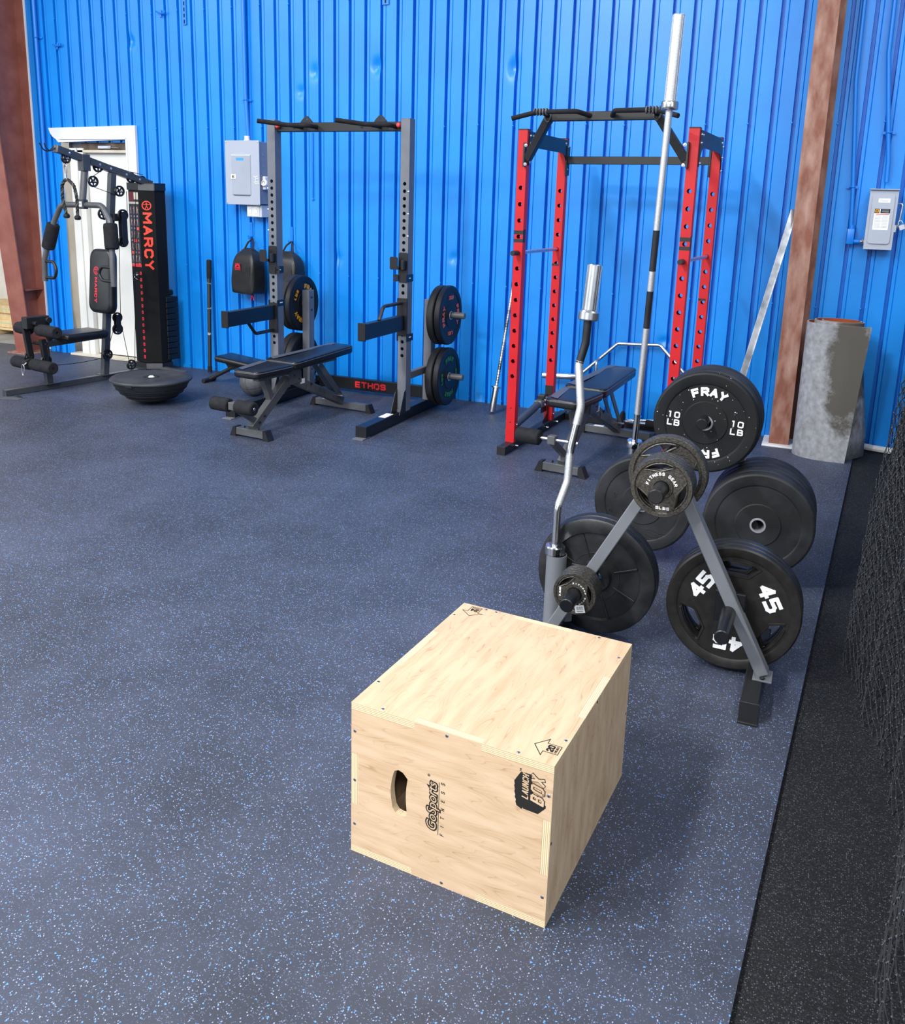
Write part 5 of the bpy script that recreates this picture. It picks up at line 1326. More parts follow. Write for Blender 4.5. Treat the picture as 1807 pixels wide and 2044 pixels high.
# pulleys
def pulley(x, y, z, r, rot=PI / 2, M=None):
    g = G(); M = TR(x, y, z) @ RY(PI / 2) @ RX(0)
    g.lathe([(r * 0.72, -0.006), (r * 0.98, -0.010), (r, -0.008), (r * 0.88, 0), (r, 0.008), (r * 0.98, 0.010), (r * 0.72, 0.006)], M, 28, ring=True)
    g.lathe([(0, -0.012), (r * 0.3, -0.012), (r * 0.3, 0.012), (0, 0.012)], M, 14)
    for k in range(5): g.beam((0, 0, 0), (r * 0.75 * math.cos(k * 2 * PI / 5), r * 0.75 * math.sin(k * 2 * PI / 5), 0), 0.008, r * 0.28, bev=0, M=M)
    g.lathe([(0, 0.0165), (0.006, 0.016), (0.007, 0.012)], M, 8, 1)
    return obj('pulley', g, [NAVYBLK, ZINC], MG)
PUL = [(0.03, 0.872, 1.655, 0.045), (0.0, 0.945, 1.775, 0.045), (0.0, 0.66, 1.825, 0.04), (0.035, 1.113, 1.585, 0.045), (0.02, 0.952, 1.396, 0.045), (0.0, 1.047, 0.523, 0.045), (0.0, 1.043, 0.423, 0.048), (0.0, 1.162, 0.095, 0.045),
       (0.035, 0.905, 0.221, 0.045), (0.08, 1.10, 1.39, 0.048), (0.08, 1.09, 1.17, 0.046), (0.0, 1.26, 1.70, 0.045), (-0.06, 0.255, 0.27, 0.04), (0.055, 0.33, 0.245, 0.045), (0.0, 1.37, 1.68, 0.04)]
for p in PUL: pulley(*p)
g = G(); g.prism([rrect(0.05, 0.28, 0.025, 5)], 0.006, TR(0.100, 1.095, 1.28) @ RIGHT); g.prism([rrect(0.05, 0.28, 0.025, 5)], 0.006, TR(0.055, 1.095, 1.28) @ RIGHT); g.bb((0.0, 1.02, 1.34), (0.07, 1.10, 1.40), bev=0.004)
obj('pulley_bracket', g, [BLACK], MG)
g = G(); g.prism([rrect(0.045, 0.15, 0.02, 5)], 0.005, TR(0.014, 1.045, 0.473) @ RIGHT); g.prism([rrect(0.045, 0.15, 0.02, 5)], 0.005, TR(-0.019, 1.045, 0.473) @ RIGHT); obj('pulley_bracket', g, [BLACK], MG)
def cable(g, pts): g.tube(pts, 0.0028, 5)
g = G()
cable(g, [(0.0, 0.665, 1.868), (0.0, 0.93, 1.825), (0.0, 1.24, 1.75), (0, 1.38, 1.73)]); cable(g, [(0.03, 0.88, 1.70), (0.0, 0.96, 1.735)]); cable(g, [(0.03, 0.88, 1.61), (0.035, 1.10, 1.545)])
cable(g, [(0.08, 1.148, 1.585), (0.08, 1.145, 1.40)]); cable(g, [(0.02, 0.95, 1.35), (0.08, 1.08, 1.34)]); cable(g, [(0.045, 1.075, 1.17), (0.0, 1.08, 0.55)])
cable(g, [(0, 1.0, 0.42), (0.0, 0.93, 0.24)]); cable(g, [(0, 1.09, 0.42), (0.0, 1.14, 0.13)]); cable(g, [(0, 1.2, 0.12), (0.0, 1.3, 1.6)])
cable(g, [(0.055, 0.36, 0.20)] + [(0.045, 0.36 + 0.5 * k / 10, 0.20 - 0.012 * math.sin(PI * k / 10)) for k in range(1, 10)] + [(0.035, 0.88, 0.185)])
obj('cables', g, [FOAM], MG)
g = G()
cable(g, [(0.0, 0.655, 1.785), (0.0, 0.65, 1.775)]); g.tube([(0.0, 0.655, 1.80), (0, 0.65, 1.76)], 0.004, 6); g.lathe([(0, 0.016), (0.012, 0.012), (0.018, 0), (0.012, -0.012), (0, -0.016)], TR(0, 0.65, 1.80), 14)
obj('cable_stop', g, [BLACK], MG)
def carabiner(g, M, h=0.085, w=0.034, r=0.004): g.tube([(w / 2 * math.cos(a) * (1 + 0.25 * math.sin(a)), 0, h / 2 * math.sin(a)) for a in [k * 2 * PI / 20 for k in range(20)]], r, 8, closed=True, M=M)
g = G(); carabiner(g, TR(0, 0.65, 1.735)); g.bb((-0.010, 0.642, 1.672), (0.010, 0.658, 1.70), bev=0.003); obj('carabiner', g, [ZINC], MG)
g = G(); carabiner(g, TR(-0.045, 0.19, 0.175) @ RY(0.1), 0.09); g.tube([(-0.04, 0.20, 0.215), (-0.02, 0.21, 0.235)], 0.005, 6); obj('carabiner', g, [ZINC], MG)
# weight stack and shroud
SKM = Matrix.Translation((-5.789, 4.809, 0)) @ RZ(GYAW); SKI = SKM.inverted()
def wl(x, y, z=0): return tuple(SKI @ Vector((x, y, z)))
P0 = wl(-5.705, 6.165); P1 = wl(-5.558, 6.128); P2 = wl(-5.447, 6.200); P3 = wl(-5.44, 6.32); P4 = wl(-5.68, 6.37)
poly = [(p[0], p[1]) for p in (P0, P1, P2, P3, P4)]
g = G(); g.prism([poly], 1.545, TR(0, 0, 0.085)); obj('shroud', g, [SHROUD], MG, smooth=0)
def grow(pl, d):
    cx = sum(p[0] for p in pl) / len(pl); cy = sum(p[1] for p in pl) / len(pl)
    return [(cx + (p[0] - cx) * (1 + d), cy + (p[1] - cy) * (1 + d)) for p in pl]
g = G(); g.prism([grow(poly, 0.07)], 0.062, TR(0, 0, 1.600)); g.prism([grow(poly, 0.05)], 0.05, TR(0, 0, 0.03)); obj('shroud_frame', g, [BLACK], MG, smooth=0)
def faceM(a, b, z, off=0.0006):
    a = Vector(a); b = Vector(b); a.z = b.z = 0; x = (b - a).normalized(); n = Vector((x.y, -x.x, 0)); c = (a + b) / 2 + n * off
    return Matrix(((x.x, 0, n.x, c.x), (x.y, 0, n.y, c.y), (x.z, 1, n.z, z), (0, 0, 0, 1)))
FA = faceM(P0, P1, 0); FB = faceM(P1, P2, 0)
wA = (Vector(P1) - Vector(P0)).length; wB = (Vector(P2) - Vector(P1)).length
g = G(); g.box((0, 1.625, 0.005), (wB, 0.055, 0.004), FB, 0.001); g.box((0, 0.055, 0.004), (wB * 1.05, 0.05, 0.004), FB, 0.001); obj('lit_bracket_face', g, [BENCHG], MG, smooth=0)  # paler plates paint the light falling on the bracket's angled face
g = G()
g.stext('MARCY', 0.078, FB @ TR(-0.002, 1.165, 0.0003) @ RZ(-PI / 2) , 0.001, 0.24, 0, 1.36, 0.34)
emblem(g, FB @ TR(-0.004, 1.47, 0), 0.036)
obj('lettering', g, [ORANGEL], MG, smooth=0, label='vertical red orange lettering and round emblem')
g = G()
g.box((0, 1.275, 0), (wA * 0.96, 0.62, 0.0008), FA, 0, mi=0)
g.box((-wA * 0.22, 1.545, 0.0006), (wA * 0.44, 0.075, 0.0006), FA, 0, mi=1); g.box((wA * 0.24, 1.55, 0.0006), (wA * 0.42, 0.06, 0.0006), FA, 0, mi=2)
g.box((0, 1.491, 0.0006), (wA * 0.92, 0.018, 0.0006), FA, 0, mi=2)
rng = random.Random(3)
for r in range(5):
    zt = 1.435 - r * 0.104
    for c in range(3):
        x = (c - 1) * wA * 0.30
        # small exercise figures: head, torso, limbs
        g.lathe([(0, 0.001), (0.006, 0.001), (0.006, 0)], FA @ TR(x, zt + 0.018, 0.0008), 8, 3)
        g.box((x, zt - 0.002, 0.001), (0.013, 0.030, 0.0006), FA, 0, mi=3)
        g.beam((x - 0.004, zt - 0.015, 0.001), (x - 0.012, zt - 0.036, 0.001), 0.005, 0.0006, bev=0, M=FA, mi=3, up=(0, 0, 1)); g.beam((x + 0.004, zt - 0.015, 0.001), (x + 0.010 * rng.uniform(0.4, 1.2), zt - 0.036, 0.001), 0.005, 0.0006, bev=0, M=FA, mi=3)
        g.beam((x, zt + 0.006, 0.001), (x + rng.choice((-1, 1)) * 0.016, zt + rng.uniform(-0.01, 0.02), 0.001), 0.005, 0.0006, bev=0, M=FA, mi=3)
        g.box((x, zt - 0.060, 0.001), (wA * 0.22, 0.026, 0.0006), FA, 0.0, mi=(5 if (r + c) % 3 else 4) if r else 5)
        g.lathe([(0, 0.001), (0.008, 0.001), (0.008, 0)], FA @ TR(x, zt - 0.058, 0.0012), 8, 4 if (r in (2, 3, 4) and c > r % 2) else 3)
g.box((0, 0.952, 0.001), (wA * 0.96, 0.026, 0.0008), FA, 0, mi=6)
obj('exercise_chart', g, [POSTER, MAROON, WHTWOOD, PUR, ORANGEL, mat('deep blue print', '232c52', 0.5), REDL], MG, smooth=0, label='exercise chart with rows of small figures')
for k in range(14):
    z = 0.885 - k * 0.0575
    g = G(); g.prism([rrect(0.026, 0.030, 0.007, 3)], 0.002, FA @ TR(wA * 0.36, z, 0)); g.prism([rrect(0.010, 0.012, 0.004, 2)], 0.001, FA @ TR(wA * 0.36, z, 0.0015), 1)
    obj('number_tag', g, [REDL, NAVYBLK], MG, smooth=0, label='red number tag')
g = G(); g.cyl(tuple(FA @ Vector((wA * 0.18, 0.872, 0.002))), tuple(FA @ Vector((wA * 0.22, 0.872, 0.03))), 0.009, 12); g.tube([tuple(FA @ Vector((wA * 0.18 - 0.05 * math.sin(a), 0.86 + 0.03 * math.cos(a), 0.015))) for a in [k * PI / 8 for k in range(9)]], 0.002, 5); obj('selector_pin', g, [ZINC], MG)
for k in range(11):
    z = 0.10 + k * 0.0525
    g = G(); c = wl(-5.515, 6.375, z)
    g.box((c[0] + 0.02, c[1] - 0.02, z + 0.024), (0.16, 0.13, 0.048), None, 0.004); obj('weight_brick', g, [NAVYBLK], MG)
g = G(); g.tube([tuple(wl(-5.49, 6.37, z)) for z in (0.66, 1.62)], 0.010, 8); g.box(tuple(wl(-5.50, 6.37, 0.705)), (0.08, 0.08, 0.05), None, 0.01); obj('guide_rod', g, [NAVYBLK], MG)

# rope attachment hanging from the gym
rp = thing('triceps_rope', 'black twisted triceps rope hanging from the multi gym boom', 'rope', tuple(SKM @ Vector((0.0, 0.65, 1.66))), GYAW)
g = G(); loop = fillet([(-0.028, 0, -0.26), (-0.066, 0, -0.15), (-0.062, 0, -0.045), (-0.02, 0, 0.0), (0.03, 0, 0.0), (0.098, 0, -0.04), (0.128, 0, -0.14), (0.122, 0, -0.27)], 0.05, 5)
lp_ = dense(loop, 90)
for ph, mi in ((0, 0), (PI * 2 / 3, 0), (PI * 4 / 3, 0), (PI * 1.0, 1)):
    pts = []
    for i, p in enumerate(lp_):
        tn = (lp_[min(i + 1, len(lp_) - 1)] - lp_[max(i - 1, 0)]).normalized(); n1 = Vector((0, 1, 0)); n2 = tn.cross(n1)
        a = ph + i * 0.55; pts.append(p + (n1 * math.cos(a) + n2 * math.sin(a)) * (0.0065 if mi == 0 else 0.0105))
    g.tube(pts, 0.0072 if mi == 0 else 0.0035, 6, mi=mi)
obj('rope_loop', g, [ROPEM, ROPEW], rp)
for x, z in ((-0.026, -0.275), (0.12, -0.285)):
    g = G(); g.lathe([(0, 0.012), (0.014, 0.012), (0.024, 0.002), (0.026, -0.012), (0.020, -0.024), (0, -0.028)], TR(x, 0, z), 18); obj('end_ball', g, [BLACK], rp)
g = G(); g.tube([(-0.022, 0, 0.004), (0, 0, 0.012), (0.028, 0, 0.004)], 0.008, 8); g.tube(fillet([(0.0, 0, 0.012), (0.0, 0, 0.04)], 0.01), 0.006, 8); obj('clip', g, [ZINC], rp)
g = G()
g.box((0, 0, 0.001), (0.16, 0.09, 0.002), RZ(0.3) @ RX(0.0), 0); g.add([(-0.03, 0.045, 0.001), (0.07, 0.05, 0.001), (0.05, 0.02, 0.028)], [(0, 1, 2)])
tg = tag(obj('paper_scrap', g, [mat('grey plastic scrap', '53565c', 0.6)], smooth=0), 'small grey scrap lying by the front end of the multi gym base', 'scrap'); tg.location = (-5.68, 4.78, 0.001)

# ------------------------------------------------------------------ bags on the wall
def bag(x, z0, logo, label, hk):
    t = thing('kit_bag', label, 'bag', (x, 6.40, z0), -0.25 if logo else -0.1, 'black nylon bags hung on the blue wall')
    w, d, h = 0.29, 0.17, 0.385
    lay = []
    rows = [(0.0, 0.93, 0.9), (0.015, 1.0, 1.0), (0.10, 1.03, 1.03), (0.20, 1.0, 1.0), (0.28, 0.93, 0.92), (0.33, 0.80, 0.78), (0.36, 0.62, 0.5), (0.385, 0.40, 0.22), (0.395, 0.22, 0.10)]
    lp = rrect(w, d, 0.035, 5); m = len(lp); vs = []
    rg = random.Random(int(x * 100))
    for zz, sx, sy in rows:
        for i, (a, b) in enumerate(lp):
            vs.append((a * sx + 0.02 * (zz / h) ** 2, b * sy + 0.005 * math.sin(i * 1.7 + zz * 40), zz + 0.006 * math.sin(i * 0.9 + zz * 9)))
    fs = [(j * m + i, j * m + (i + 1) % m, (j + 1) * m + (i + 1) % m, (j + 1) * m + i) for j in range(len(rows) - 1) for i in range(m)] + [tuple(range(m)), tuple((len(rows) - 1) * m + i for i in range(m))]
    g = G(); g.add(vs, fs); b = obj('bag_body', g, [NYLON], t, smooth=60)
    md = b.modifiers.new('sub', 'SUBSURF'); md.levels = 1; md.render_levels = 2
    g = G(); g.tube([(-0.06, 0, 0.36), (-0.02, 0.02, 0.44), (0.01, 0.05, 0.475), (0.04, 0.03, 0.44), (0.07, 0, 0.37)], [0.008, 0.008, 0.008, 0.008, 0.008], 6); obj('carry_strap', g, [WEB], t)
    g = G(); g.tube([(0.115, -0.075, 0.01), (0.117, -0.085, 0.12), (0.112, -0.083, 0.24), (0.085, -0.06, 0.33)], 0.0025, 5); g.tube([(-0.13, -0.075, 0.015), (0.0, -0.088, 0.006), (0.12, -0.078, 0.012)], 0.0025, 5); obj('zip_line', g, [WEB], t)
    if logo:
        g = G(); T = TR(-0.03, -0.0905, 0.235) @ FRONT
        g.lathe([(0.020, 0), (0.020, 0.002), (0.028, 0.002), (0.028, 0)], T @ Matrix.Diagonal((1.15, 1, 1, 1)), 24, 0, arc=PI)
        g.beam((-0.032, 0, 0.001), (0.028, 0.026, 0.001), 0.006, 0.002, bev=0, M=T); g.beam((0.032, 0, 0.001), (-0.028, 0.026, 0.001), 0.006, 0.002, bev=0, M=T)
        g.box((0, -0.004, 0.001), (0.074, 0.005, 0.002), T, 0); 
        for k in range(7): g.box((-0.032 + k * 0.0107, -0.014, 0.001), (0.008, 0.005, 0.002), T, 0); g.box((-0.032 + k * 0.0107, -0.023, 0.001), (0.008, 0.005, 0.002), T, 0)
        obj('logo', g, [REDL], t, smooth=0, label='small red arched logo')
        g = G(); g.tube([(0.10, -0.05, 0.0), (0.085, -0.052, -0.05)], 0.003, 5); g.tube([(0.108, -0.05, 0.0), (0.125, -0.052, -0.045)], 0.003, 5); obj('zip_pull', g, [REDL], t, label='red zip pull cords')
    return t
bag(-4.630, 0.745, True, 'black nylon bag with small red arched logo hanging below the grey breaker panel', -4.657)
bag(-4.235, 0.735, False, 'plain black nylon bag hanging behind the left upright of the grey rack', -4.246)
for x, z in ((-4.657, 1.215), (-4.246, 1.19)):
    g = G(); g.tube([(0, 0.0, 0.13), (0.004, 0, 0.02), (0.004, -0.045, 0.0), (0.004, -0.05, 0.03)], 0.006, 6); g.box((0, 0.0, 0.08), (0.03, 0.006, 0.12))
    o = tag(obj('wall_hook', g, [BLUE_PIPE]), 'blue painted hook holding the %s bag' % ('red logo' if x < -4.5 else 'plain'), 'hook'); o.location = (x, WY - 0.006, z)

# ------------------------------------------------------------------ breaker panel and outlets
t = thing('breaker_panel', 'large grey electrical breaker panel on the blue wall left of the grey rack', 'breaker panel', (-4.63, 6.50, 1.765))
g = G(); g.bb((-0.165, -0.145, -0.255), (0.165, -0.003, 0.255), bev=0.003)
for k in range(7): g.torus(0.011, 0.0015, TR(0.165, -0.08, 0.15 - 0.045 * k) @ RY(PI / 2), 16, 5)
obj('enclosure', g, [mat('dark grey enclosure', '7f8798', 0.5)], t)
g = G(); g.bb((-0.172, -0.152, -0.262), (0.172, -0.145, 0.262), bev=0.002)
for sx in (-1, 1):
    for sz in (-1, 1): g.lathe([(0, 0.003), (0.006, 0.002), (0.007, 0)], TR(sx * 0.16, -0.152, sz * 0.25) @ FRONT, 10, 1)
obj('cover', g, [PANELD, STEEL], t)
g = G(); g.bb((-0.105, -0.157, -0.18), (0.085, -0.152, 0.145), bev=0.002); g.bb((-0.105, -0.158, 0.140), (0.085, -0.1545, 0.146), bev=0, mi=1); g.bb((-0.09, -0.159, -0.186), (0.075, -0.154, -0.178), bev=0, mi=3)
g.bb((-0.058, -0.1578, 0.100), (0.018, -0.1565, 0.122), bev=0, mi=2)
obj('panel_door', g, [PANELG, PEARL, mat('blue tape', '3f9be6', 0.5), mat('hinge shadow grey', '5c6475', 0.5)], t)
g = G(); g.bb((-0.112, -0.160, -0.052), (-0.062, -0.157, -0.012), bev=0.002); g.bb((-0.102, -0.163, -0.046), (-0.074, -0.160, -0.018), bev=0.002, mi=1); g.bb((-0.092, -0.166, -0.038), (-0.084, -0.163, -0.024), bev=0, mi=2); obj('latch', g, [PLASTW, mat('latch beige', 'b8b29c', 0.5), INK], t)
g = G(); T = TR(0.135, -0.1525, -0.055) @ FRONT
for k, (a, b) in enumerate((((-0.02, 0.02), (0.02, 0.03)), ((-0.02, 0.03), (0.01, 0.005)), ((-0.01, 0.0), (0.025, 0.012)), ((-0.02, -0.02), (0.03, -0.015)), ((-0.01, -0.03), (0.02, -0.03)), ((0.0, -0.01), (0.0, 0.01)), ((0.025, -0.015), (0.03, -0.035)))): g.beam((a[0], a[1], 0.0008), (b[0], b[1], 0.0008), 0.004, 0.001, bev=0, M=T)
obj('chalk_marks', g, [PAPER], t, smooth=0, label='white scribbled marks')
g = G(); g.lathe([(0, 0.05), (0.022, 0.05), (0.022, 0.02), (0.026, 0.02), (0.026, 0), (0, 0)], TR(-0.01, -0.06, 0.255), 20); obj('conduit_hub', g, [PLASTW], t, label='white conduit hub')
t2 = thing('wall_outlet', 'white double outlet box hanging directly under the breaker panel', 'outlet', (-4.55, 6.44, 1.45))
g = G(); g.bb((-0.075, -0.045, -0.048), (0.075, 0.055, 0.052), bev=0.004); obj('outlet_box', g, [mat('light grey outlet box', 'c4c8d2', 0.5)], t2)
g = G(); g.bb((-0.072, -0.049, -0.044), (0.050, -0.045, 0.046), bev=0.002)
for x in (-0.042, 0.018):
    g.prism([rrect(0.034, 0.078, 0.006, 3)], 0.003, TR(x, -0.049, 0.0) @ FRONT, 1)
    for z in (-0.02, 0.02):
        for q in (-0.006, 0.006): g.box((x + q, -0.0525, z), (0.0025, 0.001, 0.011), None, 0, mi=2)
obj('face_plate', g, [PEARL, PLASTW, INKG], t2)
t3 = thing('twist_lock_plug', 'round white twist lock outlet on the right side of the breaker panel', 'outlet', (-4.43, 6.41, 1.685))
g = G(); g.bb((-0.032, -0.02, -0.055), (-0.002, 0.05, 0.055), bev=0.006); obj('plug_body', g, [PEARL], t3)
g = G(); g.lathe([(0, 0.012), (0.016, 0.012), (0.026, 0.010), (0.030, 0.0)], TR(-0.010, -0.02, 0) @ FRONT @ RX(-0.3), 20); g.torus(0.014, 0.003, TR(-0.010, -0.032, 0.002) @ FRONT, 16, 6, mi=1); obj('socket_face', g, [PLASTW, INKG], t3)

def pipe(name, label, pts, r, m, straps=(), cat='conduit', rad=0.05):
    base = Vector(pts[0]); t = thing(name, label, cat, tuple(base))
    g = G(); g.tube(fillet([Vector(p) - base for p in pts], rad, 6), r, 12); obj('pipe', g, [m], t)
    for s in straps:
        g = G(); q = Vector(s) - base; g.torus(r + 0.003, 0.004, TR(*q), 16, 6); g.box((q.x, q.y + r + 0.004, q.z), (r * 5.5, 0.004, 0.018), None, 0.001); obj('pipe_strap', g, [m], t)
    return t
pipe('conduit', 'blue painted conduit rising from the large breaker panel', [(-4.64, 6.46, 2.06), (-4.66, 6.462, 2.4), (-4.675, 6.462, 4.6)], 0.0165, BLUE_PIPE, [(-4.662, 6.462, 2.36)])
pipe('conduit', 'blue painted conduit beside the brown column at far left', [(-6.985, 6.47, 0.02), (-6.98, 6.47, 4.6)], 0.018, BLUE_PIPE, [(-6.98, 6.47, 2.95)])
pipe('conduit', 'blue painted conduit rising from the small disconnect box', [(0.285, 6.46, 1.775), (0.28, 6.46, 1.9), (0.20, 6.46, 2.55), (0.17, 6.46, 4.6)], 0.014, BLUE_PIPE, [(0.262, 6.46, 2.08)])
pipe('conduit', 'blue painted conduit with elbow box left of the small disconnect box', [(0.11, 6.46, 1.48), (0.095, 6.46, 1.7), (0.03, 6.46, 2.4), (0.0, 6.46, 4.6)], 0.013, BLUE_PIPE, [(0.088, 6.46, 1.74)])
el = thing('conduit_elbow', 'blue painted elbow fitting joined to the small disconnect box', 'conduit fitting', (0.115, 6.455, 1.425))
g = G(); g.bb((-0.024, -0.03, -0.05), (0.020, 0.025, 0.05), bev=0.006, seg=2); g.cyl((0.0, 0, 0.045), (0.0, 0, 0.075), 0.018, 16); g.cyl((0.018, 0, -0.032), (0.062, 0, -0.030), 0.016, 16); obj('body', g, [BLUE_PIPE], el)
g = G(); g.cyl((0.060, 0, -0.030), (0.090, 0, -0.030), 0.014, 16); g.cyl((0.068, 0, -0.030), (0.080, 0, -0.030), 0.018, 6); obj('coupling', g, [ZINC], el)
t = thing('disconnect_switch', 'small grey disconnect switch box with white label and padlock on the blue wall, far right', 'switch box', (0.279, 6.50, 1.54))
g = G(); g.bb((-0.080, -0.125, -0.185), (0.080, -0.003, 0.185), bev=0.003); obj('enclosure', g, [PANELG], t)
g = G(); g.prism([rrect(0.166, 0.380, 0.003, 2)], 0.004, TR(0, -0.125, 0) @ FRONT); g.prism([rrect(0.128, 0.312, 0.018, 4)], 0.010, TR(0.0, -0.129, 0.003) @ FRONT); g.bb((-0.086, -0.150, 0.184), (0.086, -0.10, 0.190), bev=0.001)
obj('cover', g, [PANELD], t, smooth=25)
g = G(); T = TR(0.0, -0.1395, 0) @ FRONT
g.box((0.005, 0.118, 0), (0.068, 0.026, 0.0008), T, 0, mi=0); g.box((0.000, 0.000, 0), (0.090, 0.130, 0.0008), T, 0, mi=0)
g.box((-0.030, 0.053, 0.0008), (0.028, 0.027, 0.0006), T, 0, mi=1); g.box((0.018, 0.053, 0.0008), (0.055, 0.027, 0.0006), T, 0, mi=1)
g.box((-0.030, 0.053, 0.0014), (0.020, 0.020, 0.0006), T, 0, mi=2); g.box((-0.030, 0.053, 0.002), (0.007, 0.010, 0.0004), T, 0, mi=1)
for k in range(3): g.box((0.018, 0.060 - k * 0.007, 0.0014), (0.040, 0.0022, 0.0004), T, 0, mi=4)
g.box((0.004, 0.032, 0.0008), (0.076, 0.004, 0.0004), T, 0, mi=3)
for k in range(9):
    for s in (-1, 1): g.box((s * 0.021, 0.022 - k * 0.009, 0.0008), (0.034, 0.0022, 0.0004), T, 0, mi=4)
for k in range(2): g.box((0.005, 0.122 - 0.008 * k, 0.0008), (0.044 - 0.0 * k, 0.0022, 0.0004), T, 0, mi=4)
obj('warning_label', g, [PAPER, INK, YELL, REDL, mat('faint print', 'a8adb8', 0.6)], t, smooth=0, label='white warning labels with yellow square')
g = G(); g.tube(fillet([(0.083, -0.09, 0.10), (0.115, -0.10, 0.10), (0.108, -0.10, 0.0), (0.095, -0.10, -0.06)], 0.01, 3), 0.006, 8); g.bb((0.08, -0.11, -0.08), (0.098, -0.07, -0.03), bev=0.004); obj('lever', g, [STEEL], t)
p_ = thing('padlock', 'silver padlock hanging on the lever of the small disconnect box', 'padlock', (0.398, 6.395, 1.515))
g = G(); g.box((0, 0, -0.022), (0.036, 0.016, 0.034), RY(-0.4), 0.003); obj('body', g, [PADCOL], p_)
g = G(); g.tube([(-0.013 * math.cos(a), 0, 0.0 + 0.022 * math.sin(a)) for a in [k * PI / 10 for k in range(11)]], 0.003, 8, M=RY(-0.4)); obj('shackle', g, [PADCOL], p_)
# small blue painted things on the wall
g = G(); g.tube([(0, 0, 0.27), (0, 0, -0.25)], 0.007, 6); g.lathe([(0, 0.006), (0.010, 0.004), (0.012, 0)], TR(0, -0.004, -0.265) @ FRONT, 10)
o = tag(obj('hanging_rod', g, [BLUE_PIPE]), 'short blue painted rod hanging on the wall inside the grey rack', 'rod'); o.location = (-4.03, WY - 0.008, 1.83)
for nm, x, z, lb, n in (('slotted_strap', -5.29, 3.10, 'blue painted slotted strap hanging at the top left of the wall', 7), ('slotted_strap', -3.365, 3.16, 'short blue painted slotted strap at the top edge above the grey rack', 4)):
    g = G(); w = 0.020 if n == 7 else 0.028; H_ = 0.115 if n == 7 else 0.12
    lpz = [[(-w, -H_), (w, -H_), (w, 0.5), (-w, 0.5)]] + [rrect(0.013, 0.030, 0.003, 2, 0, -H_ + 0.025 + k * 0.048) for k in range(n)]
    g.prism(lpz, 0.004, FRONT); g.bb((-w * 0.7, 0.001, -H_), (w * 0.7, 0.003, 0.49), bev=0, mi=1)
    o = tag(obj(nm, g, [BLUE_PIPE, INK], smooth=0), lb, 'strap'); o.location = (x, WY - 0.008, z)
for x, z, lb in ((-5.54, 3.085, 'blue painted bent hook on the upper left wall'), (-6.75, 2.87, 'blue painted pipe clip near the brown column')):
    g = G(); g.tube([(-0.04, -0.02, 0.02), (0, -0.01, 0), (0.05, -0.02, 0.0), (0.06, -0.02, 0.02)], 0.008, 6); g.tube([(0, 0, 0.03), (0, -0.01, -0.03)], 0.007, 6)
    o = tag(obj('wall_hook', g, [BLUE_PIPE]), lb, 'hook'); o.location = (x, WY - 0.004, z)

# ------------------------------------------------------------------ standing roll of rubber matting
rm = thing('matting_roll', 'tall worn grey roll of rubber matting with rust coloured inside, standing by the brown column', 'matting roll', (0.09, 6.17, 0.0))
def roll_path():
    pts = [(0.185, -0.16), (0.08, -0.165), (-0.03, -0.155), (-0.11, -0.125), (-0.155, -0.08)]
    a, b = 0.172, 0.150
    th = PI * 1.1; 
    for k in range(60):
        t_ = k / 59; ang = PI * 1.08 - t_ * 2 * PI * 2.1; s = 1 - 0.36 * t_
        pts.append((0.0 + 0.03 * t_ + a * s * math.cos(ang), 0.0 - 0.01 + b * s * math.sin(ang)))
    return pts
rpth = [(Vector((x, y, 0))) for x, y in roll_path()]
rpth = dense(rpth, 150)
g = G(); th = 0.008; n = len(rpth); rows = [0.0, 0.2, 0.45, 0.7, 0.885]
off = []
for i in range(n):
    tn = (rpth[min(i + 1, n - 1)] - rpth[max(i - 1, 0)]).normalized(); off.append(Vector((-tn.y, tn.x, 0)))
def rp_pt(i, z, side):
    p = rpth[i] + off[i] * (th / 2 * side); s = 1.0
    fl_ = max(0, 1 - i / 25)
    return (p.x + (0.02 - 0.055 * (1 - z / 0.885)) * fl_, p.y - 0.0 * fl_, z + (0.016 * min(1, max(0, (i - 30) / 50)) if z > 0.8 else 0))
for side in (1, -1):
    vs = [rp_pt(i, z, side) for z in rows for i in range(n)]
    g.add(vs, [(j * n + i, j * n + i + 1, (j + 1) * n + i + 1, (j + 1) * n + i) for j in range(len(rows) - 1) for i in range(n - 1)], None, 0 if side > 0 else 1)
for z in (rows[0], rows[-1]):
    vs = [rp_pt(i, z, s) for s in (1, -1) for i in range(n)]; g.add(vs, [(i, i + 1, n + i + 1, n + i) for i in range(n - 1)], None, 2)
for i in (0, n - 1):
    vs = [rp_pt(i, z, s) for s in (1, -1) for z in rows]; m_ = len(rows); g.add(vs, [(k, k + 1, m_ + k + 1, m_ + k) for k in range(m_ - 1)], None, 2)
obj('rubber_sheet', g, [MATG, MATR, MATE], rm, smooth=50)
# second sheet end splaying at the right foot
g = G()
vs = []
for z, x1 in ((0.0, 0.27), (0.15, 0.265), (0.35, 0.235), (0.55, 0.205), (0.80, 0.18)):
    for k in range(6): s = k / 5; vs.append((0.13 + (x1 - 0.13) * s, -0.10 + 0.20 * s - 0.02 * math.sin(PI * s), z))
fs = [(j * 6 + k, j * 6 + k + 1, (j + 1) * 6 + k + 1, (j + 1) * 6 + k) for j in range(4) for k in range(5)]
g.add(vs, fs, None, 0); o = obj('inner_flap', g, [MATG], rm, smooth=60); md = o.modifiers.new('t', 'SOLIDIFY'); md.thickness = 0.008

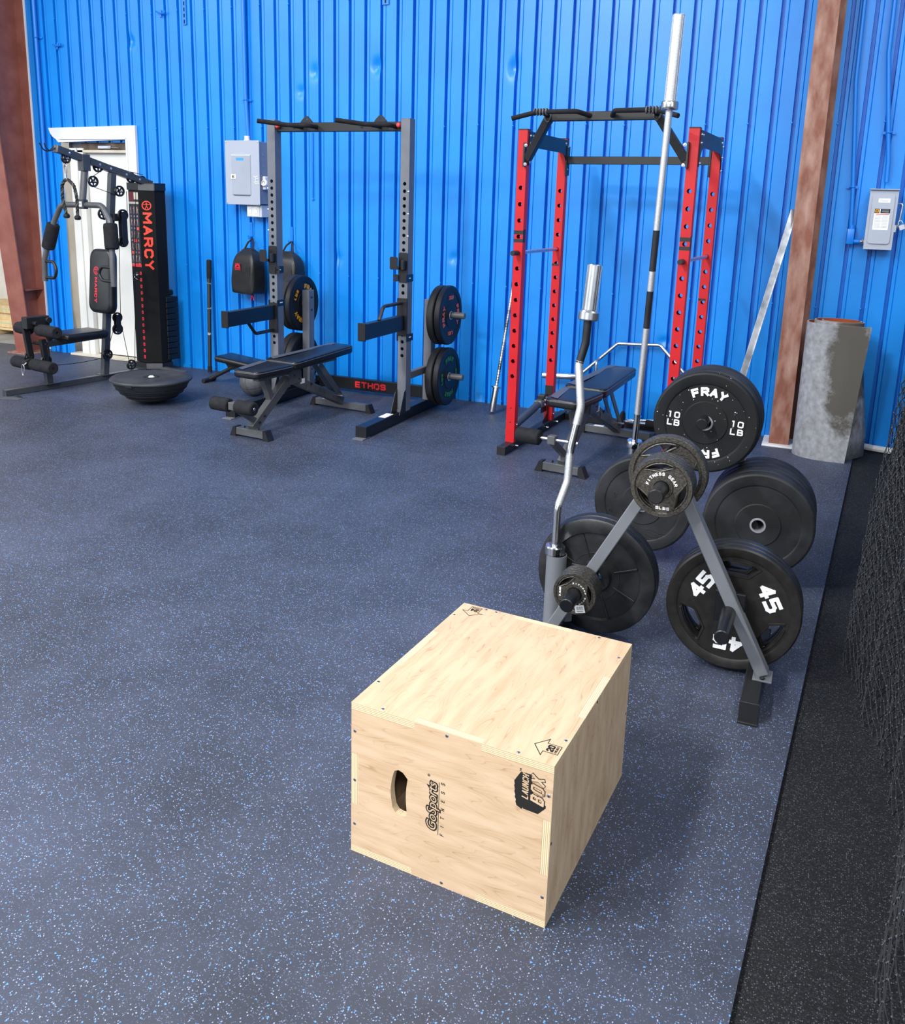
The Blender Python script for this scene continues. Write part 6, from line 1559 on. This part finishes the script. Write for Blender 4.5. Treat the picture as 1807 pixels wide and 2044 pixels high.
# ------------------------------------------------------------------ net curtain on the right
def net_base(y):
    K = [(1.0, 0.20), (1.7, 0.237), (2.09, 0.275), (2.5, 0.305), (2.69, 0.265), (3.0, 0.20), (3.19, 0.184), (3.45, 0.20), (3.77, 0.247), (4.4, 0.335), (5.3, 0.415), (6.35, 0.50)]
    for (a, b), (c, d) in zip(K, K[1:]):
        if a <= y <= c:
            t_ = (y - a) / (c - a); t_ = t_ * t_ * (3 - 2 * t_); return b + (d - b) * t_
    return K[0][1] if y < 1 else K[-1][1]
def net_layer(seed, shift, fold, cell, r, y0, y1, zmax):
    g = G(); rg = random.Random(seed)
    ny = int((y1 - y0) / (cell * 0.62)); nz = int(zmax / (cell * 0.75))
    ph = [rg.uniform(0, 6.28) for _ in range(6)]
    def P(i, j):
        y = y0 + (y1 - y0) * i / ny; z = ZB + 0.006 + zmax * j / nz
        lean = 0.10 * (max(z, 0.0) ** 1.25) + shift
        w = 0.5 + 0.5 * min(1, z / 0.5)
        fx = fold * w * (math.sin(y * 17 + ph[0] + 0.8 * z) * 0.5 + math.sin(y * 31 + ph[1] - z * 1.1) * 0.28 + math.sin(y * 7.3 + ph[2]) * 0.4)
        x = net_base(y) + fold * 0.9 + lean + fx + rg.uniform(-0.004, 0.004)
        return Vector((x, y + fold * 0.35 * math.cos(y * 17 + ph[0]) + rg.uniform(-0.005, 0.005), max(ZB + 0.004, z + rg.uniform(-0.006, 0.006))))
    grid = {(i, j): P(i, j) for i in range(ny + 1) for j in range(nz + 1) if (i + j) % 2 == 0}
    V = []; Fc = []; knots = set()
    def strut(a, b):
        d = (b - a).normalized(); u = Vector((1, 0, 0)); x = d.cross(u).normalized() * r; y = d.cross(x).normalized() * r
        o = len(V); 
        for k in range(3):
            an = k * 2.0944; q = x * math.cos(an) + y * math.sin(an); V.append(a + q); V.append(b + q)
        for k in range(3):
            k2 = (k + 1) % 3; Fc.append((o + 2 * k, o + 2 * k2, o + 2 * k2 + 1, o + 2 * k + 1))
    for (i, j), p in grid.items():
        for di, dj in ((1, 1), (-1, 1)):
            q = grid.get((i + di, j + dj))
            if q is not None:
                mid = (p + q) / 2 + Vector((0, 0, -0.003)); strut(p, mid); strut(mid, q)
        o = len(V); s = r * 2.3
        for d in ((s, 0, 0), (-s, 0, 0), (0, s, 0), (0, -s, 0), (0, 0, s * 1.3), (0, 0, -s * 1.3)): V.append(p + Vector(d))
        for f in ((0, 2, 4), (2, 1, 4), (1, 3, 4), (3, 0, 4), (2, 0, 5), (1, 2, 5), (3, 1, 5), (0, 3, 5)): Fc.append(tuple(o + q for q in f)); knots.add(len(Fc) - 1)
    g.add(V, Fc)
    for k_ in knots: g.m[k_] = 1
    return g
nt_ = thing('net_curtain', 'black knotted net curtain hanging along the right edge and pooling on black matting', 'net', (0.3, 3.6, 0))
for sd, sh, fo, ce in ((1, 0.0, 0.045, 0.034), (2, 0.05, 0.06, 0.036), (3, 0.11, 0.06, 0.04), (4, 0.17, 0.05, 0.042)):
    g = net_layer(sd, sh, fo, ce, 0.0014, 0.95, 6.38, 1.55)
    o = obj('net_layer', g, [NET, KNOT], nt_, smooth=0); o.data.transform(TR(-0.3, -3.6, 0))

# ------------------------------------------------------------------ crate, boards and tube at the far left
ct = thing('wooden_crate', 'pale plywood crate on a low pallet at the far left behind the brown column', 'crate', (-8.40, 7.05, 0.0), 0.0)
CRT = TR(0, 0, 0)
g = G(); g.bb((-0.55, 0.0, 0.0), (0.27, 0.5, 0.24), CRT, 0.004); obj('crate_box', g, [CRATE], ct)
for z in (0.16, 0.001):
    g = G(); g.bb((-0.58, -0.03, z), (0.31, 0.0, z + 0.085), CRT, 0.004); g.bb((-0.58, -0.032, z + 0.045), (0.31, -0.03, z + 0.053), CRT, 0, mi=1); obj('rim_batten', g, [CRATE, mat('faded green strap', '9fc0a4', 0.7) if z else bpy.data.materials['faded green strap']], ct)
pl_ = thing('pallet', 'low wooden pallet under the pale crate', 'pallet', (-8.40, 7.05, 0))
ct.location.z = 0.079
g = G(); g.bb((-0.6, -0.05, 0.055), (0.34, 0.5, 0.078)); obj('deck_board', g, [CRATE], pl_)
for x in (-0.5, -0.1, 0.27): g = G(); g.bb((x, -0.05, 0.0), (x + 0.07, 0.5, 0.055)); obj('stringer', g, [CRATE], pl_)
g = G(); g.lathe([(0.055, 0), (0.062, 0), (0.062, 1.05), (0.055, 1.05)], None, 24, ring=True); o = tag(obj('cardboard_tube', g, [CARD]), 'brown cardboard tube standing behind the pale crate', 'tube'); o.matrix_world = TR(-8.42, 7.585, 0.02) @ RX(0.0)
for x, w, lb in ((-8.22, 0.14, 'pale board leaning behind the crate beside the brown column'), (-8.62, 0.16, 'pale board at the very left frame edge behind the crate')):
    g = G(); g.bb((-w / 2, -0.012, 0), (w / 2, 0.012, 1.7), bev=0.003); o = tag(obj('timber_board', g, [CRATE if x < -8.5 else WHTWOOD]), lb, 'board'); o.matrix_world = TR(x, 7.45, 0.0) @ RX(-0.06)
